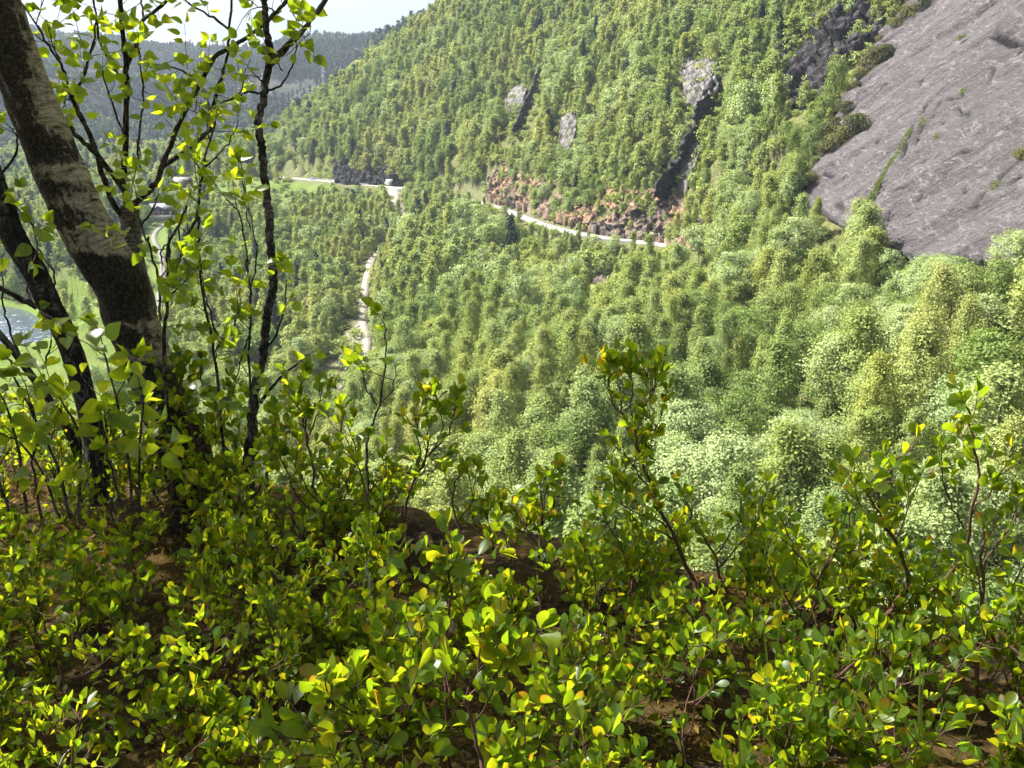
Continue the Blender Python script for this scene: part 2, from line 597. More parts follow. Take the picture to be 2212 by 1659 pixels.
n = N('ground')
co = n.coord()
a1 = n.noise(co, 0.09, 5, 0.6)
a2 = n.noise(co, 0.9, 5, 0.65)
forest_floor = n.mix(n.ramp(a1, [(0.35, 0), (0.65, 1)]), (0.055, 0.075, 0.02), (0.10, 0.085, 0.045))
forest_floor = n.mix(n.ramp(a2, [(0.4, 0), (0.7, 1)]), forest_floor, (0.14, 0.17, 0.05))
grass = n.mix(n.ramp(a2, [(0.35, 0), (0.65, 1)]), (0.075, 0.125, 0.02), (0.13, 0.18, 0.04))
grass = n.mix(n.ramp(a1, [(0.5, 0), (0.75, 1)]), grass, (0.15, 0.16, 0.05))
c1 = n.mix(n.attr('meadow'), forest_floor, grass)
stony = n.mix(n.ramp(a2, [(0.42, 0), (0.6, 1)]), (0.12, 0.15, 0.05), (0.24, 0.20, 0.18))
c2 = n.mix(n.attr('scree'), c1, stony)
ground_mat = n.done(n.bsdf(c2, 0.95, 0.1, n.bump(a2, 0.7, 0.6)))
me = mesh_np('ground', np.stack([GX.ravel(), GY.ravel(), GZ.ravel()], 1), grid_faces(*GX.shape), [ground_mat], None, True)
vcol(me, 'meadow', mead)
vcol(me, 'scree', scree)
link('ground', me, kind='structure', label='green valley floor and steep hillside under the forest')

# ---------------------------------------------------------------- roads, track, river
def strip(line, half, lift, depth, wobble=0.0, seed=1, step=None):
    """raised ribbon along a line: deck and both sides"""
    L = np.asarray(line)
    t = np.gradient(L[:, :2], axis=0)
    t /= np.linalg.norm(t, axis=1, keepdims=True)
    nrm = np.stack([-t[:, 1], t[:, 0]], 1)
    w = np.full(len(L), half)
    wl = w + wobble * (hash3(np.arange(len(L)), 0, 0, seed) - 0.5)
    wr = w + wobble * (hash3(np.arange(len(L)), 1, 0, seed) - 0.5)
    a = np.concatenate([L[:, :2] + nrm * wl[:, None], L[:, 2:] + lift], 1)
    b = np.concatenate([L[:, :2] - nrm * wr[:, None], L[:, 2:] + lift], 1)
    a0, b0 = a.copy(), b.copy()
    a0[:, 2] -= depth; b0[:, 2] -= depth
    v = np.concatenate([a0, a, b, b0])
    k = len(L)
    i = np.arange(k - 1)
    f = np.concatenate([np.stack([r * k + i, (r + 1) * k + i, (r + 1) * k + i + 1, r * k + i + 1], 1) for r in range(3)])
    return v, f

n = N('asphalt')
co = n.coord()
road_mat = n.done(n.bsdf(n.mix(n.noise(co, 0.6, 5), (0.27, 0.265, 0.26), (0.40, 0.39, 0.375)), 0.75, 0.3))
n = N('gravel')
co = n.coord()
f = n.noise(co, 1.2, 6, 0.7)
gravel_mat = n.done(n.bsdf(n.mix(n.ramp(f, [(0.35, 0), (0.65, 1)]), (0.20, 0.18, 0.145), (0.36, 0.33, 0.285)), 0.95, 0.15, n.bump(f, 0.5, 0.05)))
v, f = strip(road_line, 2.9, 0.0, 0.7)
link('road', mesh_np('road', v, f, [road_mat]), kind='structure', label='pale valley road running along the foot of the hill')
v, f = strip(spur_line, 2.4, 0.02, 0.7)
link('side_road', mesh_np('side_road', v, f, [road_mat]), kind='structure', label='side road climbing away behind the trees')
# the wide gravel shoulder where the track leaves the road
v, f = strip(smooth_path(track_line[::3], 4), 1.6, -0.02, 0.6, 0.0, 4)
trk = link('track', mesh_np('track', v, f, [gravel_mat]), kind='structure', label='stony gravel track running down from the road')
fan = smooth_path(np.array([dz(838, 404, -57.1), dz(850, 410, -57.6), dz(857, 424, -59.0), dz(859, 438, -60.8), dz(864, 452, -62.8)]), 6)
v, f = strip(fan, 3.6, 0.12, 1.2, 0.8, 6)
link('gravel', mesh_np('gravel', v, f, [gravel_mat]), parent=trk)
v, f = strip(drive_line, 1.3, 0.05, 0.6, 0.2, 8)
link('driveway', mesh_np('driveway', v, f, [plain('drive_gravel', (0.17, 0.165, 0.16), 0.9, 0.2, 0.3, 1)]), kind='structure', label='curving grey drive up to the dark house')

n = N('river_water')
co = n.coord()
rip = n.noise(co, 0.55, 6, 0.7, 0.6)
foam = n.ramp(n.noise(co, 0.35, 8, 0.75, 1.2), [(0.56, 0), (0.66, 1)])
wcol = n.mix(foam, (0.05, 0.075, 0.11), (0.55, 0.58, 0.62))
water_mat = n.done(n.bsdf(wcol, n.mix(foam, (0.16, 0.16, 0.16), (0.7, 0.7, 0.7)), 0.5, n.bump(rip, 0.45, 0.5)))
rv, rf = strip(river_mid, 26.0, 0.0, 0.4)
link('river', mesh_np('river', rv, rf, [water_mat]), kind='structure', label='rippling blue river bending through the meadow')

# ---------------------------------------------------------------- rock
n = N('slab_rock')
co = n.coord()                      # x along the strike, y up the slope, z out of the face
def plane_tex(ang, sx_, sy_, off=0.0):
    mp = n.new('ShaderNodeMapping'); n.l(co, mp.inputs[0])
    mp.inputs['Rotation'].default_value = (0, 0, R(-ang))
    mp2 = n.new('ShaderNodeMapping'); n.l(mp.outputs[0], mp2.inputs[0])
    mp2.inputs['Scale'].default_value = (sx_, sy_, 0.3); mp2.inputs['Location'].default_value = (off, off, 0)
    return mp2.outputs[0]
dash = n.noise(plane_tex(52, 0.20, 0.75), 1.0, 7, 0.68, 1.6)
vein = n.noise(plane_tex(-8, 0.16, 0.5, 3), 1.0, 9, 0.74, 1.4)
fleck = n.noise(plane_tex(15, 0.8, 1.7, 7), 1.0, 6, 0.72, 0.8)
broad = n.noise(plane_tex(60, 0.02, 0.06), 1.0, 6, 0.62, 1.2)
grain = n.noise(co, 3.5, 5, 0.75)
c = n.mix(n.ramp(broad, [(0.40, 0), (0.58, 1)]), (0.117, 0.101, 0.112), (0.173, 0.162, 0.168))
c = n.mix(n.ramp(vein, [(0.54, 0), (0.62, 0.9)]), c, (0.319, 0.298, 0.304))
c = n.mix(n.ramp(vein, [(0.34, 0.7), (0.43, 0)]), c, (0.080, 0.065, 0.076))
c = n.mix(n.ramp(fleck, [(0.57, 0), (0.66, 0.75)]), c, (0.356, 0.341, 0.345))
c = n.mix(n.ramp(fleck, [(0.33, 0.75), (0.43, 0)]), c, (0.066, 0.058, 0.067))
c = n.mix(n.ramp(dash, [(0.33, 1.0), (0.39, 0)]), c, (0.033, 0.029, 0.034))
c = n.mix(n.ramp(grain, [(0.36, 0.55), (0.5, 0)]), c, (0.075, 0.067, 0.075))
stain = n.noise(plane_tex(62, 0.03, 0.16, 11), 1.0, 5, 0.6, 0.8)
c = n.mix(n.ramp(stain, [(0.54, 0), (0.66, 0.6)]), c, (0.085, 0.077, 0.082))
c = n.mix(n.attr('crack'), c, (0.014, 0.012, 0.014))  # shade inside the cracks put in as near-black colour
h = n.math('ADD', n.math('MULTIPLY', dash, 1.6), n.math('MULTIPLY', fleck, 1.0))
h = n.math('ADD', h, n.math('MULTIPLY', grain, 0.4))
h = n.math('ADD', h, n.math('MULTIPLY', vein, 1.0))
slab_mat = n.done(n.bsdf(c, 0.85, 0.25, n.bump(h, 1.0, 1.2)))

def rock_mat(name, cols, dark, scale=0.35, rust=None):
    n = N(name)
    co = n.coord()
    fa = n.noise(co, scale, 6, 0.65)
    fb = n.noise(co, scale * 5, 5, 0.7)
    c = n.mix(n.ramp(fa, [(0.38, 0), (0.62, 1)]), cols[0], cols[1])
    if rust:
        c = n.mix(n.ramp(n.noise(co, scale * 0.45, 3), [(0.45, 0), (0.6, 0.9)]), c, rust)
    c = n.mix(n.ramp(fb, [(0.34, 0.9), (0.52, 0)]), c, dark)
    c = n.mix(n.attr('crack'), c, tuple(x * 0.5 for x in dark))
    return n.done(n.bsdf(c, 0.92, 0.15, n.bump(fb, 0.8, 0.4)))
cut_mat = rock_mat('cut_rock', ((0.13, 0.11, 0.105), (0.25, 0.19, 0.14)), (0.035, 0.028, 0.027), 0.10, (0.33, 0.21, 0.12))
dark_shaded_rock = rock_mat('dark_shaded_rock', ((0.028, 0.026, 0.031), (0.066, 0.058, 0.066)), (0.009, 0.008, 0.010), 0.25)  # dark rock, blackened further to put gully and cleft shade into the colour
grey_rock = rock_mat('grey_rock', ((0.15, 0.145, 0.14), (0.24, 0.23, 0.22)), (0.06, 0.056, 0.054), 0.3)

# the slab, in its own axes
ux = np.cross(np.array([0, 0, 1.0]), SN); ux /= np.linalg.norm(ux)
uy = np.cross(SN, ux)
org = on_slab(1980, 300)
def to_sl(p):
    q = np.asarray(p) - org
    return q @ ux, q @ uy
corners = np.array([to_sl(on_slab(*q)) for q in SLAB])
s0, s1 = max(corners[:, 0].min(), -150), min(corners[:, 0].max(), 150)
t0, t1 = corners[:, 1].min(), min(corners[:, 1].max(), 95)
ns, nt_ = int((s1 - s0) / 0.75), int((t1 - t0) / 0.6)
SS, TT = np.meshgrid(np.linspace(s0, s1, ns), np.linspace(t0, t1, nt_))
S, T = SS.ravel(), TT.ravel()
q3 = np.stack([S, T, np.zeros_like(S)], 1)
rot = R(46)
sr, tr = S * math.cos(rot) + T * math.sin(rot), -S * math.sin(rot) + T * math.cos(rot)
d = 2.4 * (fbm(np.stack([S / 34, T / 26, S * 0], 1), 4, 21) - 0.5)
# overlapping sheets with low broken lips
for k, (a, b, amp, sd) in enumerate([(26.0, 8.0, 1.3, 31), (9.5, 3.2, 0.7, 37), (3.6, 1.4, 0.32, 41)]):
    wv = fbm(np.stack([sr / a, tr / a, S * 0 + k], 1), 3, sd + 5)
    val, f1v, f2v = cellnoise(np.stack([sr / a + 0.5 * wv, tr / b + 0.9 * wv, S * 0], 1), sd)
    d = d + amp * (val - 0.5)
d = d + 0.12 * (fbm(np.stack([sr / 1.1, tr / 0.6, S * 0], 1), 3, 55) - 0.5)
# open cracks running up the dip
def crack(p, q, depth, width, wig=1.2, seed=0):
    (xa, ya), (xb, yb) = [to_sl(on_slab(*z)) for z in (p, q)]
    L = math.hypot(xb - xa, yb - ya)
    u = ((S - xa) * (xb - xa) + (T - ya) * (yb - ya)) / (L * L)
    wq = wig * (fbm(np.stack([u * L / 5, S * 0 + seed, S * 0], 1), 3, 60 + seed) - 0.5) * 2
    o = ((S - xa) * (yb - ya) - (T - ya) * (xb - xa)) / L + wq
    m = (u > 0) & (u < 1)
    fall = np.clip(1 - np.abs(o) / width, 0, 1) * np.minimum(1, np.minimum(u, 1 - u) * 8).clip(0, 1)
    return np.where(m, -depth * fall, 0)
CRACKS = [((1862, 462), (1922, 358), 1.6, 0.9, 1.0, 1), ((1922, 358), (1975, 255), 0.9, 0.6, 1.2, 2), ((1985, 250), (2040, 180), 1.5, 0.6, 0.9, 3), ((1940, 335), (1952, 300), 1.6, 0.8, 0.5, 4),
          ((2205, 350), (2140, 405), 1.4, 0.7, 1.0, 5), ((1800, 440), (1830, 452), 0.8, 0.6, 0.5, 6), ((2140, 68), (2200, 95), 2.6, 1.3, 0.6, 7), ((1775, 372), (1800, 380), 1.3, 0.7, 0.3, 8), ((2130, 410), (2095, 450), 0.7, 0.6, 0.8, 9), ((2080, 60), (2150, 0), 0.6, 0.6, 1.0, 10), ((1870, 290), (1905, 250), 0.9, 0.6, 0.9, 11)]
rk_ = np.random.default_rng(17)
for k in range(46):
    a_ = rk_.uniform(1760, 2230); b_ = rk_.uniform(10, 480); L_ = rk_.uniform(12, 55); th = rk_.choice([rk_.normal(R(58), 0.2), rk_.normal(R(20), 0.25)])
    CRACKS.append(((a_, b_), (a_ + L_ * math.cos(th), b_ - L_ * math.sin(th)), rk_.uniform(0.7, 1.8), rk_.uniform(0.45, 0.8), 1.4, 20 + k))
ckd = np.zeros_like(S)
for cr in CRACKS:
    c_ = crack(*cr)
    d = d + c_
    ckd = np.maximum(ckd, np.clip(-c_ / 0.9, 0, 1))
Pw = org + S[:, None] * ux + T[:, None] * uy
jag = 9 * (fbm(np.stack([S / 6, T / 6, S * 0 + 3], 1), 3, 70) - 0.5)
vx, vy, vd = project(Pw)
inside = in_poly(vx + jag, vy + jag * 0.6, SLAB)
loc = np.stack([S, T, d], 1)
idx = np.arange(len(S)).reshape(SS.shape)
fs = grid_faces(*SS.shape)
fs = fs[inside[fs].all(1)]
# side walls where the sheet ends
e = np.concatenate([fs[:, [0, 1]], fs[:, [1, 2]], fs[:, [2, 3]], fs[:, [3, 0]]])
key = np.sort(e, 1)
_, inv, cnt = np.unique(key, axis=0, return_inverse=True, return_counts=True)
be = e[cnt[inv.ravel()] == 1]
nv = len(loc)
ub, inv2 = np.unique(be, return_inverse=True)
low = loc[ub].copy(); low[:, 2] -= 7.0
wall = np.stack([be[:, 1], be[:, 0], nv + inv2.reshape(be.shape)[:, 0], nv + inv2.reshape(be.shape)[:, 1]], 1)
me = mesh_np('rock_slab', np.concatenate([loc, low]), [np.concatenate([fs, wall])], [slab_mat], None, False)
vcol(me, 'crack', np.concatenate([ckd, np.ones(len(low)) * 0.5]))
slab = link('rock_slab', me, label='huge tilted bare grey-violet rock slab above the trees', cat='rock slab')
slab.matrix_world = Matrix((( *[float(a) for a in (ux[0], uy[0], SN[0], org[0])],), (*[float(a) for a in (ux[1], uy[1], SN[1], org[1])],), (*[float(a) for a in (ux[2], uy[2], SN[2], org[2])],), (0, 0, 0, 1)))
def slab_point(x, y, lift=0.0):
    return on_slab(x, y) + SN * lift

def resample(pl, n):
    p = np.asarray(pl, float)
    L = np.concatenate([[0], np.cumsum(np.hypot(*np.diff(p, axis=0).T))])
    t = np.linspace(0, L[-1], n)
    return np.stack([np.interp(t, L, p[:, 0]), np.interp(t, L, p[:, 1])], 1)

def rock_sheet(name, top, bot, ot, ob, nu, nv, amp, mt, cell, label, cat='rock face', seed=0, vert=1.0):
    """craggy face spanned between an upper and a lower edge, standing off the hillside by ot and ob metres"""
    tp, bt = resample(top, nu), resample(bot, nu)
    def smoothd(d):
        k = np.ones(9) / 9
        return np.convolve(np.pad(d, 4, 'edge'), k, 'valid')
    dt_ = smoothd(np.array([hit(*q, lo=150) for q in tp])) - ot
    db_ = smoothd(np.array([hit(*q, lo=150) for q in bt])) - ob
    A = np.array([at(*q, d) for q, d in zip(tp, dt_)])
    B = np.array([at(*q, d) for q, d in zip(bt, db_)])
    w = np.linspace(0, 1, nv)[:, None, None]
    G = B[None] * (1 - w) + A[None] * w
    nrm = np.cross(np.gradient(G, axis=1), np.gradient(G, axis=0))
    nrm /= np.linalg.norm(nrm, axis=2, keepdims=True) + 1e-9
    if (nrm[nv // 2, nu // 2] @ G[nv // 2, nu // 2]) > 0: nrm = -nrm
    q = G.reshape(-1, 3)
    wq = (np.stack([vnoise(q / 3.1, seed + 1), vnoise(q / 3.1, seed + 2), vnoise(q / 3.1, seed + 3)], 1) - 0.5) * 1.2
    v1, fa1, fb1 = cellnoise(q / np.array([cell, cell, cell * vert]) + wq * 0.4, seed)
    v2, fa2, fb2 = cellnoise(q / np.array([cell, cell, cell * vert]) * 2.3 + wq, seed + 9)
    ck = np.maximum(np.clip(1 - (fb1 - fa1) / 0.16, 0, 1), 0.8 * np.clip(1 - (fb2 - fa2) / 0.16, 0, 1))
    dsp = amp * ((v1 - 0.5) * 1.5 + (v2 - 0.5) * 0.7 + (fbm(q / (cell * 0.4), 3, seed + 5) - 0.5) * 0.6)
    Q = q + nrm.reshape(-1, 3) * dsp[:, None]
    # ragged rim: pull the border into the hill
    J = np.minimum.reduce([np.tile(np.arange(nu), nv), nu - 1 - np.tile(np.arange(nu), nv), np.repeat(np.arange(nv), nu) + 99, nv - 1 - np.repeat(np.arange(nv), nu)])
    back = np.where(J == 0, 5.0, np.where(J == 1, 1.0 * hash3(np.arange(len(q)), 3, 1, seed), 0))
    away = q / np.hypot(q[:, 0], q[:, 1])[:, None]; away[:, 2] = 0
    Q = Q + away * back[:, None]
    Q[:nu, 2] -= 3.0
    o0 = Q.mean(0)
    me = mesh_np(name, Q - o0, grid_faces(nv, nu), [mt])
    vcol(me, 'crack', ck)
    o = link(name, me, label=label, cat=cat)
    o.location = o0
    return o

rock_sheet('road_cutting', [(1055, 388), (1085, 352), (1110, 356), (1150, 388), (1215, 400), (1235, 412), (1300, 402), (1380, 412), (1430, 408), (1470, 424), (1500, 456), (1530, 492)],
           [(1050, 420), (1085, 436), (1140, 450), (1220, 472), (1300, 500), (1400, 514), (1460, 522), (1525, 530)], 2.5, 5.0, 300, 64, 1.9, cut_mat, 3.2, 'rust and tan blasted rock wall above the road behind the trees', seed=3, vert=1.5)
rock_sheet('dark_cliff', [(722, 368), (745, 322), (770, 308), (820, 304), (848, 312), (862, 340)], [(722, 394), (760, 397), (800, 398), (862, 402)], 1.0, 7.0, 130, 56, 2.4, dark_shaded_rock, 2.6, 'dark columnar cliff beside the road behind the white van', seed=13, vert=3.0)
rock_sheet('gully_wall', [(1562, 108), (1530, 175), (1505, 240), (1478, 310), (1440, 370), (1405, 425)], [(1582, 118), (1566, 190), (1540, 250), (1512, 320), (1475, 385), (1462, 440)], 17.0, -6.0, 110, 30, 2.0, dark_shaded_rock, 4.0, 'black shaded wall of the gully running up from the road', seed=23)
rock_sheet('shaded_crag', [(1680, 70), (1740, 42), (1800, 26), (1860, -5), (1925, -25)], [(1684, 235), (1730, 222), (1785, 200), (1835, 125), (1910, 64)], 15.0, 5.0, 120, 80, 3.4, dark_shaded_rock, 5.0, 'dark broken crag next to the top of the bare slab', seed=33, vert=1.4)
rock_sheet('rock_cleft', [(1160, 145), (1150, 180), (1128, 225), (1105, 282)], [(1174, 150), (1170, 190), (1158, 235), (1122, 292)], 20.0, -6.0, 60, 20, 1.6, dark_shaded_rock, 4.0, 'narrow black cleft high on the wooded hill', seed=43)
rock_sheet('rock_outcrop', [(1468, 140), (1490, 122), (1530, 124), (1556, 140)], [(1474, 206), (1500, 212), (1530, 206), (1550, 178)], 4.0, 12.0, 50, 34, 2.2, grey_rock, 6.0, 'grey square-cut outcrop lit on top amid the hillside trees', seed=53)
rock_sheet('rock_outcrop', [(1098, 200), (1120, 184), (1140, 190)], [(1090, 228), (1112, 232), (1132, 222)], 8.0, 8.0, 30, 24, 0.8, grey_rock, 4.0, 'small pale sloping outcrop left of the narrow black cleft', seed=63)
rock_sheet('rock_outcrop', [(1212, 255), (1235, 240), (1248, 262)], [(1206, 315), (1222, 330), (1240, 305)], 8.0, 8.0, 30, 30, 0.8, grey_rock, 4.0, 'thin pale rock streak right below the narrow black cleft', seed=73)
rock_sheet('rock_outcrop', [(1480, 300), (1510, 300), (1525, 310)], [(1462, 392), (1480, 396), (1505, 350)], 7.0, 6.0, 40, 44, 1.0, grey_rock, 4.0, 'light grey ramp of rock on the right edge of the black gully', seed=83)
rock_sheet('gully_bed', [(1278, 560), (1298, 552), (1318, 560)], [(1280, 640), (1296, 650), (1312, 628)], 3.0, 3.0, 18, 28, 0.9, rock_mat('gully_stone', ((0.13, 0.10, 0.09), (0.21, 0.16, 0.15)), (0.05, 0.04, 0.04), 0.6), 2.0, 'brown stony gully bed under the road wall with fallen trunks', cat='gully', seed=93)

# ---------------------------------------------------------------- far hills and snow
def far_mesh(name, prof, d0, d1, z0, back, nd, na, rough, mt, label, seed, pw=1.0, skirt=None):
    """hill seen across the valley: prof = skyline (x, y) at distance d1, foot at d0 and height z0"""
    prof = np.asarray(prof, float)
    xs = np.linspace(prof[0, 0], prof[-1, 0], na)
    ys = np.interp(xs, prof[:, 0], prof[:, 1])
    ds = np.concatenate([np.linspace(d0, d1, nd), np.linspace(d1, d1 + back, max(6, nd // 5))[1:]])
    top = np.array([at(x, y, d1) for x, y in zip(xs, ys)])
    az = np.arctan2(top[:, 0], top[:, 1])
    D, A = np.meshgrid(ds, az, indexing='ij')
    X, Y = D * np.sin(A), D * np.cos(A)
    t = np.clip((D - d0) / (d1 - d0), 0, 1)
    ft = 1 - (1 - t) ** pw
    Z = z0 + (top[None, :, 2] - z0) * ft
    over = np.clip((D - d1) / back, 0, 1)
    Z = Z - over * (top[None, :, 2] - z0) * 0.8
    q = np.stack([X.ravel(), Y.ravel(), 0 * X.ravel()], 1)
    nz = rough * ((fbm(q / (d1 * 0.09), 5, seed) - 0.5) * 1.6 + (fbm(q / (d1 * 0.02), 3, seed + 4) - 0.5) * 0.35).reshape(X.shape)
    Z = Z + nz * np.clip(t * 4, 0, 1) * np.clip((1.02 - t) * 5, 0.12, 1)
    v = np.stack([X.ravel(), Y.ravel(), Z.ravel()], 1)
    me = mesh_np(name, v, grid_faces(*X.shape), [mt], None, True)
    link(name, me, kind='structure', label=label)
    return X, Y, Z

n = N('far_slope')
co = n.coord()
fa = n.noise(co, 0.006, 6, 0.6)
fb = n.noise(co, 0.05, 6, 0.65)
c = n.mix(n.ramp(fa, [(0.4, 0), (0.6, 1)]), (0.022, 0.034, 0.024), (0.05, 0.048, 0.042))
c = n.mix(n.ramp(fb, [(0.45, 0), (0.7, 0.8)]), c, (0.075, 0.068, 0.066))
far_mat = n.done(n.bsdf(c, 1.0, 0.05, n.bump(fb, 0.8, 6.0)))
FX, FY, FZ = far_mesh('far_hill', [(-900, 20), (-300, 40), (0, 56), (75, 66), (122, 76), (175, 86), (210, 90), (306, 101), (347, 108), (450, 112), (555, 117), (610, 112), (660, 105), (729, 94), (768, 92), (822, 84), (868, 76), (950, 60), (1300, -20)],
                      1020, 2300, -88, 900, 90, 150, 70, far_mat, 'dark blue wooded hill across the valley', 101, 1.25)
RX, RY, RZ = far_mesh('ridge', [(770, 150), (800, 112), (833, 84), (868, 70), (900, 52), (930, 42), (960, 34), (995, 28), (1040, 0), (1150, -80), (1350, -160)],
                      840, 1150, -70, 300, 30, 60, 10, far_mat, 'darker wooded shoulder behind the green hill', 121, 1.0)
n = N('snow')
co = n.coord()
fa = n.noise(co, 0.0035, 8, 0.7, 0.5)
c = n.mix(n.ramp(fa, [(0.47, 0), (0.58, 1)]), (0.80, 0.83, 0.88), (0.30, 0.33, 0.38))
snow_mat = n.done(n.bsdf(c, 0.9, 0.1, n.bump(fa, 0.6, 40)))
far_mesh('snow_mountain', [(60, 190), (150, 140), (220, 112), (270, 100), (305, 90), (345, 76), (375, 72), (410, 80), (440, 92), (480, 97), (520, 92), (560, 98), (600, 110), (640, 130), (720, 190)],
         5200, 7000, -60, 1500, 40, 110, 190, snow_mat, 'faint snow-covered mountain behind the far hill', 131, 1.0)

# ---------------------------------------------------------------- trees
def leaf_quads(c, size, rg, up=0.5, asp=0.62, out=None):
    """one lozenge per centre"""
    k = len(c)
    nrm = unit(rg.normal(size=(k, 3)) * (1.0 if out is None else 0.55) + np.array([0, 0, up]) + (0 if out is None else out))
    t = unit(np.cross(nrm, rg.normal(size=(k, 3))))
    b = np.cross(nrm, t)
    s = (size * rg.uniform(0.6, 1.35, k))[:, None]
    bend = nrm * s * 0.18
    v = np.stack([c - t * s, c + b * s * asp + bend, c + t * s, c - b * s * asp + bend], 1).reshape(-1, 3)
    f = np.arange(4 * k).reshape(k, 4)
    return v, f

def make_tree(seed, h, cr, low, shape, nl, ls, spread, limbs=16, droop=0.0, trunk_r=None, sides=6, up=0.5):
    """trunk+limbs and crown as arrays. low: height share where the crown begins; shape: radius profile"""
    rg = np.random.default_rng(seed)
    tr = trunk_r or h * 0.011
    wood = MB()
    bend = rg.normal(0, h * 0.018, (6, 2)); bend[0] = 0
    tz = np.linspace(-0.6, h * 0.93, 6)
    tp = np.concatenate([np.cumsum(bend, 0) * np.linspace(0, 1, 6)[:, None], tz[:, None]], 1)
    wood.tube(tp, np.linspace(tr, tr * 0.18, 6), sides)
    def axis(z):
        return np.stack([np.interp(z, tz, tp[:, 0]), np.interp(z, tz, tp[:, 1]), z], -1)
    def rad(u):
        return cr * np.interp(u, *shape)
    cents, wts = [], []
    for i in range(limbs):
        u = (i + rg.uniform(0, 1)) / limbs
        u = u ** 0.9
        z0 = h * (low * 0.85 + (1 - low * 0.85) * u * 0.92)
        a = i * 2.4 + rg.uniform(-0.5, 0.5)
        r = rad(u) * rg.uniform(0.75, 1.12)
        p0 = axis(np.array(z0))
        rise = h * 0.10 * (1 - u) + 0.05 * h - droop * r
        p3 = p0 + np.array([math.cos(a) * r, math.sin(a) * r, rise])
        p1 = p0 + (p3 - p0) * 0.4 + np.array([0, 0, 0.12 * r + rise * 0.15])
        p2 = p0 + (p3 - p0) * 0.75 + np.array([0, 0, 0.10 * r])
        wood.tube(np.array([p0, p1, p2, p3]), tr * np.array([0.38, 0.26, 0.15, 0.04]) * (1.1 - 0.5 * u), 3, cap=False)
        for w, tt in ((0.45, 0.5), (0.8, 0.75), (1.0, 0.97)):
            q = (p0 + (p3 - p0) * tt)
            for _ in range(2):
                cents.append(q + rg.normal(0, spread * 0.55, 3)); wts.append(w)
    for i in range(limbs // 3):
        cents.append(axis(np.array(h * rg.uniform(0.8, 0.97))) + rg.normal(0, spread * 0.4, 3)); wts.append(0.7)
    cents = np.array(cents); wts = np.array(wts) * rg.uniform(0.4, 1.3, len(cents))
    k = rg.choice(len(cents), nl, p=wts / wts.sum())
    off = rg.normal(size=(nl, 3)) * np.array([1, 1, 0.72]) * spread
    off[:, 2] -= droop * np.abs(rg.normal(0, spread, nl)) * 1.3
    c = cents[k] + off
    c[:, 2] = np.clip(c[:, 2], 0.3, h * 1.02)
    o_ = c - axis(c[:, 2]); o_[:, 2] += 0.25 * (c[:, 2] - h * 0.35)
    lv, lf = leaf_quads(c, ls, rg, up * 0.5, out=unit(o_) * 0.9)
    return wood, lv, lf

OVAL = ([0, 0.15, 0.38, 0.7, 1.0], [0.6, 0.92, 1.0, 0.66, 0.10])
ROUND = ([0, 0.2, 0.5, 0.8, 1.0], [0.7, 1.0, 1.05, 0.85, 0.45])
CONE = ([0, 0.1, 0.5, 1.0], [0.9, 1.0, 0.6, 0.08])

birch_leaf = leaf_mat('birch_leaf', [(0.0, (0.235, 0.295, 0.085)), (0.35, (0.29, 0.355, 0.115)), (0.7, (0.27, 0.345, 0.145)), (1.0, (0.33, 0.37, 0.10))], 0.30, (1.3, 1.25, 0.6), 0.7, 0.08, 0.25, patch=True)
pale_leaf = leaf_mat('aspen_leaf', [(0.0, (0.28, 0.36, 0.165)), (0.5, (0.33, 0.40, 0.185)), (1.0, (0.28, 0.355, 0.14))], 0.28, (1.1, 1.15, 0.6), 0.7, 0.08, 0.2)
deep_leaf = leaf_mat('willow_leaf', [(0.0, (0.16, 0.235, 0.06)), (0.5, (0.20, 0.27, 0.085)), (1.0, (0.24, 0.30, 0.11))], 0.28, (1.2, 1.2, 0.6), 0.7, 0.08, 0.25, patch=True)
far_leaf = leaf_mat('far_leaf', [(0.0, (0.055, 0.095, 0.05)), (0.6, (0.085, 0.13, 0.06)), (1.0, (0.13, 0.17, 0.07))], 0.2, (1.1, 1.1, 0.7), 0.7, 0.1)
conifer_leaf = leaf_mat('conifer_needles', [(0.0, (0.018, 0.034, 0.028)), (0.6, (0.028, 0.048, 0.038)), (1.0, (0.05, 0.065, 0.045))], 0.1, (1, 1, 0.6), 0.7, 0.1)
bark_far = plain('birch_bark_far', (0.17, 0.155, 0.145), 0.9, 0.1, 0.5, 1.5)
bark_dark = plain('dark_bark_far', (0.07, 0.06, 0.05), 0.9, 0.1, 0.3, 1.5)

# kind: (leaf material, bark, builder arguments)
KINDS_ = {}
def variant(name, leaf, bark, **kw):
    wood, lv, lf = make_tree(**kw)
    wm = wood.mesh(name + '_trunk', [bark], True)
    cm = mesh_np(name + '_crown', lv, lf, [leaf])
    KINDS_[name] = (wm, cm, wood, lv, lf, leaf, bark)
for i, (hh, r_) in enumerate([(10.5, 2.1), (12.0, 2.3), (9.5, 2.2), (12.5, 2.5)]):
    variant('birch%d' % i, birch_leaf, bark_far, seed=200 + i, h=hh, cr=r_, low=0.12, shape=OVAL, nl=7000, ls=0.14, spread=0.46, limbs=30, droop=0.22)
for i, (hh, r_) in enumerate([(10.5, 3.1), (9.0, 3.3)]):
    variant('aspen%d' % i, pale_leaf, bark_far, seed=220 + i, h=hh, cr=r_, low=0.2, shape=ROUND, nl=8000, ls=0.14, spread=0.5, limbs=26, up=1.2)
for i, (hh, r_) in enumerate([(9.5, 2.7), (8.0, 3.0)]):
    variant('willow%d' % i, deep_leaf, bark_dark, seed=230 + i, h=hh, cr=r_, low=0.15, shape=ROUND, nl=7000, ls=0.14, spread=0.62, limbs=24)
